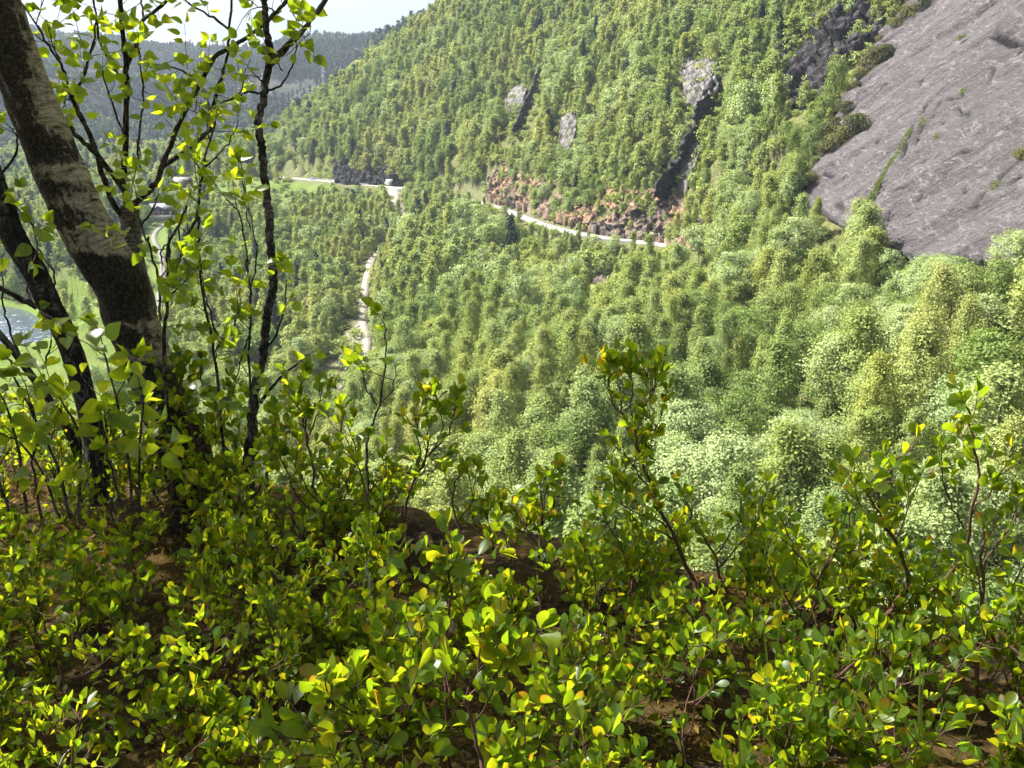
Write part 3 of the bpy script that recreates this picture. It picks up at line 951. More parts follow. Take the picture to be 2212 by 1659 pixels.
for i, (hh, r_) in enumerate([(2.6, 1.6), (3.4, 1.7)]):
    variant('bush%d' % i, deep_leaf if i else birch_leaf, bark_dark, seed=240 + i, h=hh, cr=r_, low=0.05, shape=ROUND, nl=800, ls=0.2, spread=0.42, limbs=12, trunk_r=0.04)
# lighter copies for the distance
LOD = {}
def lod(name, leaf, bark, **kw):
    wood, lv, lf = make_tree(**kw)
    v = np.concatenate(wood.v + [lv])
    q4 = [f for f in wood.f if f.shape[1] == 4]
    q = np.concatenate(q4); rest = [f for f in wood.f if f.shape[1] != 4]
    LOD[name] = mesh_np(name, v, [np.concatenate([q, lf + wood.n])], [bark, leaf], np.concatenate([np.zeros(len(q)), np.ones(len(lf))]))
for i, (hh, r_) in enumerate([(10.5, 2.1), (12.0, 2.3), (9.5, 2.3)]):
    lod('lod_birch%d' % i, birch_leaf, bark_far, seed=300 + i, h=hh, cr=r_, low=0.12, shape=OVAL, nl=1100, ls=0.33, spread=0.5, limbs=20, droop=0.15, sides=4)
lod('lod_aspen0', pale_leaf, bark_far, seed=320, h=10, cr=3.0, low=0.2, shape=ROUND, nl=1100, ls=0.35, spread=0.65, limbs=16, sides=4, up=1.0)
lod('lod_willow0', deep_leaf, bark_dark, seed=330, h=9, cr=2.8, low=0.15, shape=ROUND, nl=1100, ls=0.34, spread=0.65, limbs=16, sides=4)
lod('lod_pine0', conifer_leaf, bark_dark, seed=340, h=12, cr=2.0, low=0.2, shape=CONE, nl=500, ls=0.5, spread=0.5, limbs=18, sides=4, droop=0.3)
lod('lod_bush0', birch_leaf, bark_dark, seed=341, h=2.6, cr=1.7, low=0.05, shape=ROUND, nl=260, ls=0.34, spread=0.45, limbs=9, sides=3, trunk_r=0.04)
for i, (hh, r_) in enumerate([(10.5, 2.1), (12.0, 2.35), (9.5, 2.2)]):
    lod('mid_birch%d' % i, birch_leaf, bark_far, seed=360 + i, h=hh, cr=r_, low=0.12, shape=OVAL, nl=3000, ls=0.205, spread=0.48, limbs=26, droop=0.2, sides=4)
lod('mid_aspen0', pale_leaf, bark_far, seed=370, h=10, cr=3.0, low=0.2, shape=ROUND, nl=3400, ls=0.21, spread=0.6, limbs=22, sides=4, up=1.0)
lod('mid_willow0', deep_leaf, bark_dark, seed=371, h=9, cr=2.7, low=0.15, shape=ROUND, nl=3000, ls=0.205, spread=0.6, limbs=20, sides=4)
lod('far_pine0', conifer_leaf, bark_dark, seed=350, h=14, cr=2.6, low=0.1, shape=CONE, nl=130, ls=1.1, spread=0.7, limbs=10, sides=3, droop=0.2)
lod('far_leafy0', far_leaf, bark_dark, seed=351, h=11, cr=3.4, low=0.1, shape=ROUND, nl=150, ls=1.05, spread=0.9, limbs=10, sides=3)
def joined(name):
    wm, cm, wood, lv, lf, leaf, bark = KINDS_[name]
    q = np.concatenate([f for f in wood.f if f.shape[1] == 4])
    LOD[name] = mesh_np(name + '_whole', np.concatenate(wood.v + [lv]), [np.concatenate([q, lf + wood.n])], [bark, leaf], np.concatenate([np.zeros(len(q)), np.ones(len(lf))]))
for k in list(KINDS_):
    joined(k)

def scatter(name, pts, var, rot, scl, names, label):
    """a mass of trees: points that carry one of a few tree shapes"""
    me = bpy.data.meshes.new(name)
    me.vertices.add(len(pts))
    me.vertices.foreach_set('co', np.asarray(pts, np.float32).ravel())
    a = me.attributes.new('variant', 'INT', 'POINT'); a.data.foreach_set('value', np.asarray(var, np.int32))
    r3 = np.zeros((len(pts), 3), np.float32); r3[:, 2] = rot
    a = me.attributes.new('turn', 'FLOAT_VECTOR', 'POINT'); a.data.foreach_set('vector', r3.ravel())
    a = me.attributes.new('size', 'FLOAT_VECTOR', 'POINT'); a.data.foreach_set('vector', np.asarray(scl, np.float32).ravel())
    ng = bpy.data.node_groups.new(name, 'GeometryNodeTree')
    ng.interface.new_socket('Geometry', in_out='INPUT', socket_type='NodeSocketGeometry')
    ng.interface.new_socket('Geometry', in_out='OUTPUT', socket_type='NodeSocketGeometry')
    gi, go = ng.nodes.new('NodeGroupInput'), ng.nodes.new('NodeGroupOutput')
    def na(nm, ty):
        q = ng.nodes.new('GeometryNodeInputNamedAttribute'); q.data_type = ty; q.inputs['Name'].default_value = nm
        return [o for o in q.outputs if o.enabled][0]
    va, tu, sz = na('variant', 'INT'), na('turn', 'FLOAT_VECTOR'), na('size', 'FLOAT_VECTOR')
    e2r = ng.nodes.new('FunctionNodeEulerToRotation')
    ng.links.new(tu, e2r.inputs[0])
    jn = ng.nodes.new('GeometryNodeJoinGeometry')
    for k, nm in enumerate(names):
        src = bpy.data.objects.new(nm + '_source', LOD[nm])       # never linked to the scene
        oi = ng.nodes.new('GeometryNodeObjectInfo')
        oi.inputs['Object'].default_value = src
        oi.inputs['As Instance'].default_value = False
        cmp_ = ng.nodes.new('FunctionNodeCompare'); cmp_.data_type = 'INT'; cmp_.operation = 'EQUAL'
        ins = [s for s in cmp_.inputs if s.enabled]
        ng.links.new(va, ins[0]); ins[1].default_value = k
        ip = ng.nodes.new('GeometryNodeInstanceOnPoints')
        ng.links.new(gi.outputs[0], ip.inputs['Points'])
        ng.links.new(cmp_.outputs[0], ip.inputs['Selection'])
        ng.links.new(oi.outputs['Geometry'], ip.inputs['Instance'])
        ng.links.new(e2r.outputs[0], ip.inputs['Rotation'])
        ng.links.new(sz, ip.inputs['Scale'])
        ng.links.new(ip.outputs[0], jn.inputs[0])
    ng.links.new(jn.outputs[0], go.inputs[0])
    o = link(name, me, kind='stuff', label=label)
    md = o.modifiers.new('trees', 'NODES'); md.node_group = ng
    return o

# --- where trees stand
def jitter_grid(x0, x1, y0, y1, step, rg):
    X, Y = np.meshgrid(np.arange(x0, x1, step), np.arange(y0, y1, step * 0.9))
    X = X + (np.arange(X.shape[0]) % 2)[:, None] * step * 0.5
    return (X + rg.uniform(-0.42, 0.42, X.shape) * step).ravel(), (Y + rg.uniform(-0.42, 0.42, X.shape) * step).ravel()
rg = np.random.default_rng(11)
x1_, y1_ = jitter_grid(-430, 330, 40, 360, 5.3, rg)
xa_, ya_ = jitter_grid(-430, 330, 200, 1000, 4.5, rg)
m1, ma = np.hypot(x1_, y1_) < 330, np.hypot(xa_, ya_) >= 330
x1_, y1_ = np.concatenate([x1_[m1], xa_[ma]]), np.concatenate([y1_[m1], ya_[ma]])
xs_, ys_ = jitter_grid(-100, 330, 150, 700, 3.2, rg)
gs = np.hypot(hgt(xs_ + 2, ys_) - hgt(xs_ - 2, ys_), hgt(xs_, ys_ + 2) - hgt(xs_, ys_ - 2)) / 4
ms = rg.uniform(0, 1, len(xs_)) < np.clip((gs - 0.75) * 1.2, 0, 0.9)
x1_, y1_ = np.concatenate([x1_, xs_[ms]]), np.concatenate([y1_, ys_[ms]])
x2_, y2_ = jitter_grid(-760, 200, 560, 1500, 7.5, rg)
m2 = (np.hypot(x2_, y2_) > 700) & ((x2_ < -430) | (y2_ > 1000))
tx, ty = np.concatenate([x1_, x2_[m2]]), np.concatenate([y1_, y2_[m2]])
def view_fill(poly, count):
    xs = rg.uniform(min(q[0] for q in poly), max(q[0] for q in poly), count * 2); ys = rg.uniform(min(q[1] for q in poly), max(q[1] for q in poly), count * 2)
    m_ = in_poly(xs, ys, poly)
    return np.array([at(a, b, hit(a, b, lo=150)) for a, b in zip(xs[m_][:count], ys[m_][:count])])
for pl_, c_ in [([(1590, 225), (1700, 240), (1795, 215), (1745, 400), (1600, 430)], 70), ([(585, 296), (720, 290), (724, 348), (690, 362), (600, 345)], 45), ([(1690, 400), (1760, 420), (1900, 500), (1980, 540), (1980, 590), (1700, 480)], 40)]:
    fp = view_fill(pl_, c_)
    tx, ty = np.concatenate([tx, fp[:, 0]]), np.concatenate([ty, fp[:, 1]])
tz = hgt(tx, ty)
sx, sy, sd = project(np.stack([tx, ty, tz + 5], 1))
dist = np.hypot(tx, ty)
ok = (sd > 20) & (sx > -260) & (sx < W + 260) & (sy > -330) & (sy < 1560) & (dist > 42)
# thin out the wood a little further off
big = rg.uniform(0, 1, len(tx))
rd_, _, rs_ = nearest_on(road_line, tx, ty)
td_, _, _ = nearest_on(track_line, tx, ty)
sd_, _, _ = nearest_on(spur_line, tx, ty)
dd_, _, _ = nearest_on(drive_line, tx, ty)
vd_, _, _ = nearest_on(river_mid, tx, ty)
ok &= (rd_ > 6.5) & (td_ > 4.0) & (sd_ > 4.5) & (dd_ > 5) & (vd_ > river_half(tx, ty) + 4)
ok &= ~in_poly(tx, ty, SLAB_XY)
gxs, gys, gds = project(np.stack([tx, ty, tz], 1))
open_ = np.zeros(len(tx), bool)
for pl in MEADOW:
    open_ |= in_poly(gxs, gys, pl) & (gds > 200)
ok &= ~(open_ & (big > 0.12))
ok &= ~(in_poly(gxs, gys, SCREE) & (gds > 150) & (big > 0.12))
gap_ = fbm(xy0(tx / 17, ty / 17), 3, 431)
ok &= ~((gap_ > 0.60) & (big > 0.35) & (dist > 110))
# sight lines: things of the photograph that stay clear of nearer crowns
species = np.zeros(len(tx), int)
ns1 = fbm(xy0(tx / 38, ty / 38), 3, 401)
ns2 = fbm(xy0(tx / 26, ty / 26), 3, 411)
hsc = (0.62 + 0.72 * rg.uniform(0, 1, len(tx)) ** 1.3) * (0.86 + 0.3 * fbm(xy0(tx / 60, ty / 60), 2, 421))
hsc = np.where(dist < 330, hsc * 1.12, hsc)
hsc = np.where((rd_ < 16) & (dist < 480), hsc * 0.62, hsc)
hsc = np.where((td_ < 9) & (gys > 540), hsc * 0.62, hsc)
CLEAR = [([(462, 360), (600, 366), (760, 384), (872, 388), (872, 413), (760, 404), (600, 390), (462, 380)], 600), ([(843, 402), (872, 402), (866, 455), (846, 450)], 470),
         ([(1066, 434), (1120, 448), (1200, 480), (1205, 497), (1070, 454)], 420), ([(1296, 500), (1350, 508), (1515, 530), (1518, 546), (1300, 522)], 335),
         ([(776, 558), (810, 558), (800, 640), (802, 700), (806, 760), (772, 765), (768, 640)], 390), ([(712, 850), (740, 812), (756, 818), (738, 848)], 290), ([(590, 326), (612, 326), (690, 378), (640, 380), (588, 350)], 640),
         ([(1075, 372), (1130, 372), (1215, 415), (1215, 465), (1140, 448), (1085, 432)], 440), ([(1440, 445), (1512, 468), (1512, 520), (1400, 512), (1330, 490), (1330, 440)], 335), ([(1240, 432), (1330, 440), (1330, 480), (1240, 470)], 380),
         ([(330, 436), (388, 436), (388, 476), (330, 478)], 590), ([(376, 378), (424, 378), (424, 408), (376, 408)], 690), ([(326, 480), (360, 480), (356, 556), (326, 540)], 560),
         ([(726, 335), (770, 325), (846, 325), (850, 395), (726, 392)], 560), ([(1276, 555), (1330, 545), (1336, 600), (1300, 648), (1280, 640)], 300),
         ([(1472, 128), (1546, 128), (1550, 205), (1476, 205)], 420), ([(1560, 112), (1580, 122), (1540, 250), (1470, 400), (1440, 430), (1420, 420), (1500, 260)], 400), ([(1700, 80), (1860, 20), (1900, 60), (1830, 120), (1780, 185), (1700, 205)], 340),
         ([(1160, 150), (1172, 155), (1160, 235), (1122, 288), (1108, 280), (1150, 190)], 600), ([(1098, 190), (1138, 190), (1132, 225), (1094, 228)], 560), ([(1212, 250), (1246, 250), (1236, 318), (1210, 318)], 500), ([(1738, 402), (1775, 330), (1850, 190), (1930, 66), (2212, -20), (2212, 480), (1990, 500), (1900, 462), (1800, 425)], 262), ([(-50, 660), (130, 660), (150, 770), (60, 800), (-50, 800)], 360)]
def crown_hits(i, poly):
    r = np.zeros(len(i), bool)
    for fz in (0.25, 0.55, 0.85, 1.0):
        for fx in (-1.0, 0.0, 1.0):
            off = fx * 2.0 * hsc[i]
            a, b, c = project(np.stack([tx[i] + off, ty[i], tz[i] + 10.0 * hsc[i] * fz], 1))
            r |= in_poly(a, b, poly)
    return r
idx_all = np.where(ok)[0]
for poly, dmax in CLEAR:
    xs = [q[0] for q in poly]
    cand = idx_all[ok[idx_all] & (dist[idx_all] < dmax) & (np.abs(sx[idx_all] - (min(xs) + max(xs)) / 2) < (max(xs) - min(xs)) / 2 + 120)]
    bad = crown_hits(cand, poly)
    # low bushes may stay where a tree would hide the view
    ok[cand[bad & (rg.uniform(0, 1, len(cand)) < (0.75 if poly[0][0] in (1066, 1296, 1075, 1440, 1240) else (0.92 if poly[0][0] in (1472, 1700, 1560, 1160) else 1.0)))]] = False
k = np.where(ok)[0]
tx, ty, tz, dist, hsc, sx, sy, ns1, ns2, rd_, td_ = (a[k] for a in (tx, ty, tz, dist, hsc, sx, sy, ns1, ns2, rd_, td_))
u = rg.uniform(0, 1, len(tx))
pale_zone = np.zeros(len(tx), bool)
for pl in [[(1880, 500), (2230, 480), (2240, 640), (2160, 720), (1900, 640)], [(1520, 940), (1740, 900), (1800, 1010), (1660, 1130), (1500, 1130)], [(2060, 1180), (2240, 1100), (2240, 1600), (2050, 1500)], [(1760, 700), (1900, 680), (1880, 820), (1760, 900)], [(1000, 440), (1080, 460), (1090, 580), (960, 560)], [(1290, 470), (1320, 470), (1330, 540), (1280, 540)], [(760, 740), (830, 760), (830, 830), (740, 860)], [(1200, 650), (1260, 640), (1260, 700), (1200, 700)]]:
    pale_zone |= in_poly(sx, sy, pl)
spec = np.where(u < 0.12 + 0.55 * (ns1 > 0.56), 2, 0)
spec = np.where((u > 0.95) | ((ns2 > 0.66) & (u > 0.5)), 1, spec)
spec = np.where(pale_zone & (u > 0.2), 1, spec)
spec = np.where((dist > 420) & (sx < 560), np.where(u < 0.5, 2, np.where(u < 0.6, 3, 0)), spec)
spec = np.where((dist > 330) & (u > 0.975), 3, spec)
spec = np.where((sx > 1700) & (dist > 300) & (u > 0.9), 3, spec)
# ---- the three hundred largest trees are things of their own
shown = (sx > -10) & (sx < W + 10) & (sy > 380) & (sy < 1235) & (dist < 240) & ((sy < 1100) | (sx > 1000)) & (sx > 640)
score = np.where(shown, 10 * hsc / dist, 0)
order = np.argsort(-score)
single = np.zeros(len(tx), bool)
single[order[:300]] = score[order[:300]] > 0
roll = rg.integers(0, 1000, len(tx))
turn = rg.uniform(0, 6.283, len(tx))
wide = rg.uniform(0.66, 1.18, len(tx))
def vname(i, near_):
    s_ = spec[i]
    if near_:
        return ['birch%d' % (roll[i] % 4), 'aspen%d' % (roll[i] % 2), 'willow%d' % (roll[i] % 2), 'birch1'][s_]
    if dist[i] < 300:
        return ['mid_birch%d' % (roll[i] % 3), 'mid_aspen0', 'mid_willow0', 'mid_birch0'][s_]
    return ['lod_birch%d' % (roll[i] % 3), 'lod_aspen0', 'lod_willow0', 'lod_pine0'][s_]
names = ['birch0', 'birch1', 'birch2', 'birch3', 'aspen0', 'aspen1', 'willow0', 'willow1', 'lod_birch0', 'lod_birch1', 'lod_birch2', 'lod_aspen0', 'lod_willow0', 'lod_pine0', 'bush0', 'bush1', 'lod_bush0', 'mid_birch0', 'mid_birch1', 'mid_birch2', 'mid_aspen0', 'mid_willow0']
pos, var, rt, sc = [], [], [], []
for i in np.where(~single)[0]:
    pos.append((tx[i], ty[i], tz[i])); var.append(names.index(vname(i, dist[i] < 110))); rt.append(turn[i])
    s_ = hsc[i] * (1.0 if dist[i] < 700 else 1.15)
    sc.append((s_ * wide[i], s_ * wide[i], s_ * (1.12 if wide[i] < 0.85 else 1.0)))
# undergrowth between the trunks
bx, by = jitter_grid(-430, 330, 45, 820, 5.6, rg)
bz = hgt(bx, by)
ux_, uy_, ud_ = project(np.stack([bx, by, bz + 1], 1))
bd = np.hypot(bx, by)
b1, _, _ = nearest_on(road_line, bx, by); b2, _, _ = nearest_on(track_line, bx, by); b3, _, _ = nearest_on(river_mid, bx, by)
okb = (ud_ > 20) & (ux_ > -200) & (ux_ < W + 200) & (uy_ > -300) & (uy_ < 1500) & (bd > 45) & (b1 > 5.5) & (b2 > 3.2) & (b3 > river_half(bx, by) + 1.5) & ~in_poly(bx, by, SLAB_XY)
bb = rg.uniform(0, 1, len(bx))
op = np.zeros(len(bx), bool)
for pl in MEADOW[:1]:
    op |= in_poly(ux_, uy_, pl) & (ud_ > 200)
okb &= ~(op & (bb > 0.04))
okb &= ~(in_poly(ux_, uy_, MEADOW[1]) & (bb > 0.35))
for poly, dmax in CLEAR[:8] + CLEAR[10:13]:
    okb &= ~(in_poly(ux_, uy_ - 8, poly) & (bd < dmax))
    okb &= ~(in_poly(ux_, uy_, poly) & (bd < dmax))
for i in np.where(okb)[0]:
    pos.append((bx[i], by[i], bz[i])); rt.append(bb[i] * 60)
    var.append(names.index('bush%d' % (i % 2) if bd[i] < 260 else 'lod_bush0'))
    s_ = 0.6 + 0.8 * bb[i]; sc.append((s_ * 1.2, s_ * 1.2, s_))
scatter('forest', pos, var, rt, sc, names, 'light green birch wood covering the hillside and the valley side')
print('forest', len(pos), 'singles', single.sum())

# zones give the single trees their labels
COLS_ = [(800, 'left of the gravel track'), (930, 'right of the gravel track'), (1060, 'behind the slender orange-green bush'), (1200, 'behind the olive bush'), (1300, 'below the brown gully'), (1450, 'behind the tallest bilberry bush'), (1600, 'below the road end'), (1760, 'below the black gully wall'), (1900, 'under the slab tip'), (2050, 'under the middle slab'), (9999, 'under the right slab end')]
def zone_of(x, y):
    return 'on the ' + ('high' if y < 560 else 'middle' if y < 690 else 'low' if y < 830 else 'lowest') + ' slope ' + [t for m, t in COLS_ if x < m][0]
LOOK = {0: ('birch_tree', 'yellow-green birch', 'birch tree'), 1: ('aspen_tree', 'pale silvery-green aspen', 'aspen tree'), 2: ('willow_tree', 'rounded dark-green willow', 'willow tree'), 3: ('birch_tree', 'yellow-green birch', 'birch tree')}
for i in np.where(single)[0]:
    vn = vname(i, True)
    wm, cm = KINDS_[vn][:2]
    nm, look, cat = LOOK[spec[i]]
    size = 'tall ' if hsc[i] > 1.12 else ('small ' if hsc[i] < 0.8 else '')
    z_ = zone_of(sx[i], sy[i])
    e = empty(nm, (tx[i], ty[i], tz[i]), size + look + ' ' + z_, cat, group='%s%s trees %s' % (size, look, z_))
    e.rotation_euler = (0, 0, turn[i])
    e.scale = (hsc[i] * wide[i], hsc[i] * wide[i], hsc[i])
    link('trunk', wm, e)
    link('crown', cm, e)

# --- woods on the far hills
def on_far(X, Y, Z, count, rg, names, pick):
    a = rg.uniform(0, X.shape[0] - 1.001, count); b = rg.uniform(0, X.shape[1] - 1.001, count)
    i, j = a.astype(int), b.astype(int)
    fa, fb = a - i, b - j
    def lerp(G): return (G[i, j] * (1 - fb) + G[i, j + 1] * fb) * (1 - fa) + (G[i + 1, j] * (1 - fb) + G[i + 1, j + 1] * fb) * fa
    return np.stack([lerp(X), lerp(Y), lerp(Z) - 0.3], 1)
rg2 = np.random.default_rng(5)
pf = on_far(FX, FY, FZ, 52000, rg2, None, None)
ax_, ay_, ad_ = project(pf)
dn = fbm(pf / 110.0, 4, 501)
fd = np.hypot(pf[:, 0], pf[:, 1])
keep = (ax_ > -220) & (ax_ < 1000) & (ay_ < 420) & (fd < 2420) & (dn + rg2.uniform(-0.12, 0.12, len(pf)) < 0.60)
pf, dn, fd = pf[keep], dn[keep], fd[keep]
leafy = (fbm(pf / 170.0, 3, 511) + rg2.uniform(-0.15, 0.15, len(pf)) > 0.56) | ((fd < 1250) & (rg2.uniform(0, 1, len(pf)) > 0.35))
pr = on_far(RX, RY, RZ, 9000, rg2, None, None)
leaf2 = rg2.uniform(0, 1, len(pr)) > 0.45
allp = np.concatenate([pf, pr]); vv = np.concatenate([leafy, leaf2]).astype(int)
s_ = rg2.uniform(0.65, 1.25, len(allp))
scatter('far_forest', allp, vv, rg2.uniform(0, 6.28, len(allp)), np.stack([s_, s_, s_ * rg2.uniform(0.8, 1.2, len(allp))], 1), ['far_pine0', 'far_leafy0'], 'dark pine and birch wood on the far hills')

# ---------------------------------------------------------------- air
n = N('haze')
pv = n.new('ShaderNodeVolumePrincipled')
pv.inputs['Color'].default_value = (0.66, 0.81, 1.0, 1)
pv.inputs['Density'].default_value = 0.0001
pv.inputs['Anisotropy'].default_value = 0.25
n.l(pv.outputs[0], n.out.inputs['Volume'])
hz = MB().box((-9000, -400, -130), (9000, 9500, 720))
link('haze', hz.mesh('haze', [n.m]), kind='stuff', label='thin blue summer haze in the valley')

# ---------------------------------------------------------------- the ledge underfoot
EDGE = np.array([(-4.0, 3.1), (-1.6, 2.85), (-1.0, 2.68), (-0.5, 2.45), (0.0, 2.2), (0.5, 2.02), (1.1, 1.78), (1.6, 1.5), (4.0, 0.4)])
def ledge_z(x, y):
    x = np.asarray(x, float); y = np.asarray(y, float)
    ye = np.interp(x, EDGE[:, 0], EDGE[:, 1])
    z = -0.98 - 0.075 * y - 0.03 * np.clip(x, 0, 2) + 0.10 * (fbm(xy0(x.ravel() * 1.7, y.ravel() * 1.7), 4, 611).reshape(x.shape) - 0.5)
    o = np.clip(y - ye, 0, None)
    return z - 0.9 * np.minimum(o, 0.25) ** 1.2 - 1.6 * np.clip(o - 0.2, 0, None)
lx, ly = np.meshgrid(np.concatenate([np.linspace(-9, -3, 16)[:-1], np.linspace(-3, 3, 170), np.linspace(3, 9, 16)[1:]]), np.concatenate([np.linspace(-6, 0.4, 24)[:-1], np.linspace(0.4, 3.4, 120), np.linspace(3.4, 9, 20)[1:]]))
lz = ledge_z(lx, ly)
lz = lz + 0.03 * (fbm(xy0(lx.ravel() * 14, ly.ravel() * 14), 3, 613).reshape(lx.shape) - 0.5)
n = N('moss_ground')
co = n.coord()
fa = n.noise(co, 5, 5, 0.6)
fb = n.noise(co, 45, 5, 0.7)
c = n.mix(n.ramp(fa, [(0.42, 0), (0.58, 1)]), (0.018, 0.014, 0.009), (0.07, 0.045, 0.012))
c = n.mix(n.ramp(fb, [(0.45, 0), (0.65, 0.8)]), c, (0.11, 0.075, 0.022))
moss_mat = n.done(n.bsdf(c, 0.95, 0.1, n.bump(fb, 1.0, 0.03)))
link('ledge', mesh_np('ledge', np.stack([lx.ravel(), ly.ravel(), lz.ravel()], 1), grid_faces(*lx.shape), [moss_mat], None, True), kind='structure', label='mossy ledge under the bilberry bushes')

# ---------------------------------------------------------------- leaves and stems at hand
def leaf_shape(name, half, fold, curl, mt, teeth=0.0):
    """leaf blade along +Y: half = [(y, halfwidth)], folded on the midrib"""
    half = np.asarray(half, float)
    mid = np.stack([np.zeros(len(half)), half[:, 0], -curl * half[:, 0] ** 2], 1)
    L = mid.copy(); L[:, 0] -= half[:, 1]; L[:, 2] += fold * half[:, 1]
    Rr = mid.copy(); Rr[:, 0] += half[:, 1]; Rr[:, 2] += fold * half[:, 1]
    if teeth:
        L[1:-1:2, 0] *= 1 - teeth; Rr[1:-1:2, 0] *= 1 - teeth
    k = len(half)
    v = np.concatenate([mid, L, Rr])
    f3, f4 = [], []
    for i in range(k - 1):
        f4.append((i, i + 1, k + i + 1, k + i)); f4.append((i + 1, i, 2 * k + i, 2 * k + i + 1))
    f = np.array(f4)
    tip = np.concatenate([half[:, 0], half[:, 0] + half[:, 1] * 0.4, half[:, 0] + half[:, 1] * 0.4])
    me = mesh_np(name, v, f, [mt], None, True)
    vcol(me, 'tip', tip)
    return me, v, f, tip

def near_leaf(name, stops, red, trans, tcol, rough, spec, by_island, redness):
    n = N(name)
    rnd = n.island() if by_island else n.objrand()
    col = n.ramp(rnd, stops)
    # young leaves blush towards the rim
    pick = n.math('FRACT', n.math('MULTIPLY', rnd, 7.31))
    blush = n.math('MULTIPLY', n.ramp(n.attr('tip'), [(0.55, 0), (1.05, 1)]), n.ramp(pick, [(1 - redness, 0), (min(1, 1 - redness * 0.6), 1)]))
    col = n.mix(blush, col, red)
    vein = n.noise(n.coord('Object'), 2.2 if not by_island else 40, 3)
    col = n.hsv(col, 0.5, 1.0, n.math('MULTIPLY_ADD', vein, 0.5))
    col.node.inputs['Value'].links[0].from_node.inputs[2].default_value = 0.75
    d = n.bsdf(col, rough, spec)
    t = n.new('ShaderNodeBsdfTranslucent')
    n.l(n.mix(1.0, col, tcol, 'MULTIPLY'), t.inputs[0])
    mx = n.new('ShaderNodeMixShader'); mx.inputs[0].default_value = trans
    n.l(d, mx.inputs[1]); n.l(t.outputs[0], mx.inputs[2])
    return n.done(mx.outputs[0])
BIL = [(0.0, (0.045, 0.098, 0.010)), (0.5, (0.062, 0.122, 0.012)), (0.85, (0.09, 0.14, 0.014)), (1.0, (0.12, 0.145, 0.015))]
BIR = [(0.0, (0.105, 0.185, 0.022)), (0.6, (0.13, 0.215, 0.025)), (1.0, (0.16, 0.225, 0.027))]
bil_obj = near_leaf('bilberry_leaf', BIL, (0.125, 0.068, 0.02), 0.6, (5.2, 3.7, 0.9), 0.38, 0.4, False, 0.10)
bil_isl = near_leaf('bilberry_foliage', BIL, (0.115, 0.065, 0.02), 0.6, (5.2, 3.7, 0.9), 0.38, 0.4, True, 0.05)
bir_obj = near_leaf('birch_leaf_near', BIR, (0.22, 0.22, 0.05), 0.58, (3.2, 2.5, 0.6), 0.33, 0.55, False, 0.05)
bir_isl = near_leaf('birch_foliage_near', BIR, (0.22, 0.22, 0.05), 0.58, (3.2, 2.5, 0.6), 0.33, 0.55, True, 0.05)

OB = [(0, 0.02), (0.18, 0.13), (0.4, 0.255), (0.62, 0.315), (0.82, 0.265), (0.95, 0.13), (1.0, 0.02)]
EL = [(0, 0.02), (0.15, 0.13), (0.35, 0.235), (0.55, 0.25), (0.78, 0.17), (0.92, 0.07), (1.0, 0.005)]
BI = [(0, 0.03), (0.08, 0.25), (0.2, 0.37), (0.34, 0.40), (0.5, 0.35), (0.64, 0.27), (0.8, 0.145), (0.92, 0.05), (1.0, 0.0)]
BIL_O = [leaf_shape('bilberry_leaf_%d' % i, h_, f_, c_, bil_obj) for i, (h_, f_, c_) in enumerate([(OB, 0.25, 0.10), (OB, 0.45, -0.08), (OB, 0.12, 0.22), (OB, 0.6, 0.05)])]
SML_O = [leaf_shape('small_leaf_%d' % i, h_, f_, c_, bil_obj) for i, (h_, f_, c_) in enumerate([(EL, 0.3, 0.1), (EL, 0.5, -0.1), (EL, 0.15, 0.25)])]
BIR_O = [leaf_shape('birch_leaf_%d' % i, h_, f_, c_, bir_obj, 0.06) for i, (h_, f_, c_) in enumerate([(BI, 0.15, 0.15), (BI, 0.4, 0.25), (BI, 0.05, -0.12), (BI, 0.55, 0.05)])]

n = N('bilberry_stem')
co = n.coord()
bil_stem = n.done(n.bsdf(n.mix(n.noise(co, 30, 3), (0.045, 0.026, 0.018), (0.12, 0.06, 0.04)), 0.75, 0.25))
n = N('twig_bark')
co = n.coord()
fx_ = n.noise(co, 60, 4, 0.6)
twig_bark = n.done(n.bsdf(n.mix(n.ramp(fx_, [(0.45, 0), (0.62, 1)]), (0.028, 0.024, 0.022), (0.22, 0.20, 0.18)), 0.8, 0.25, n.bump(fx_, 0.5, 0.003)))

def leaf_frame(d, nrm):
    y = unit(np.asarray(d, float)); x = unit(np.cross(y, nrm)); z = np.cross(x, y)
    return np.stack([x, y, z], -1)

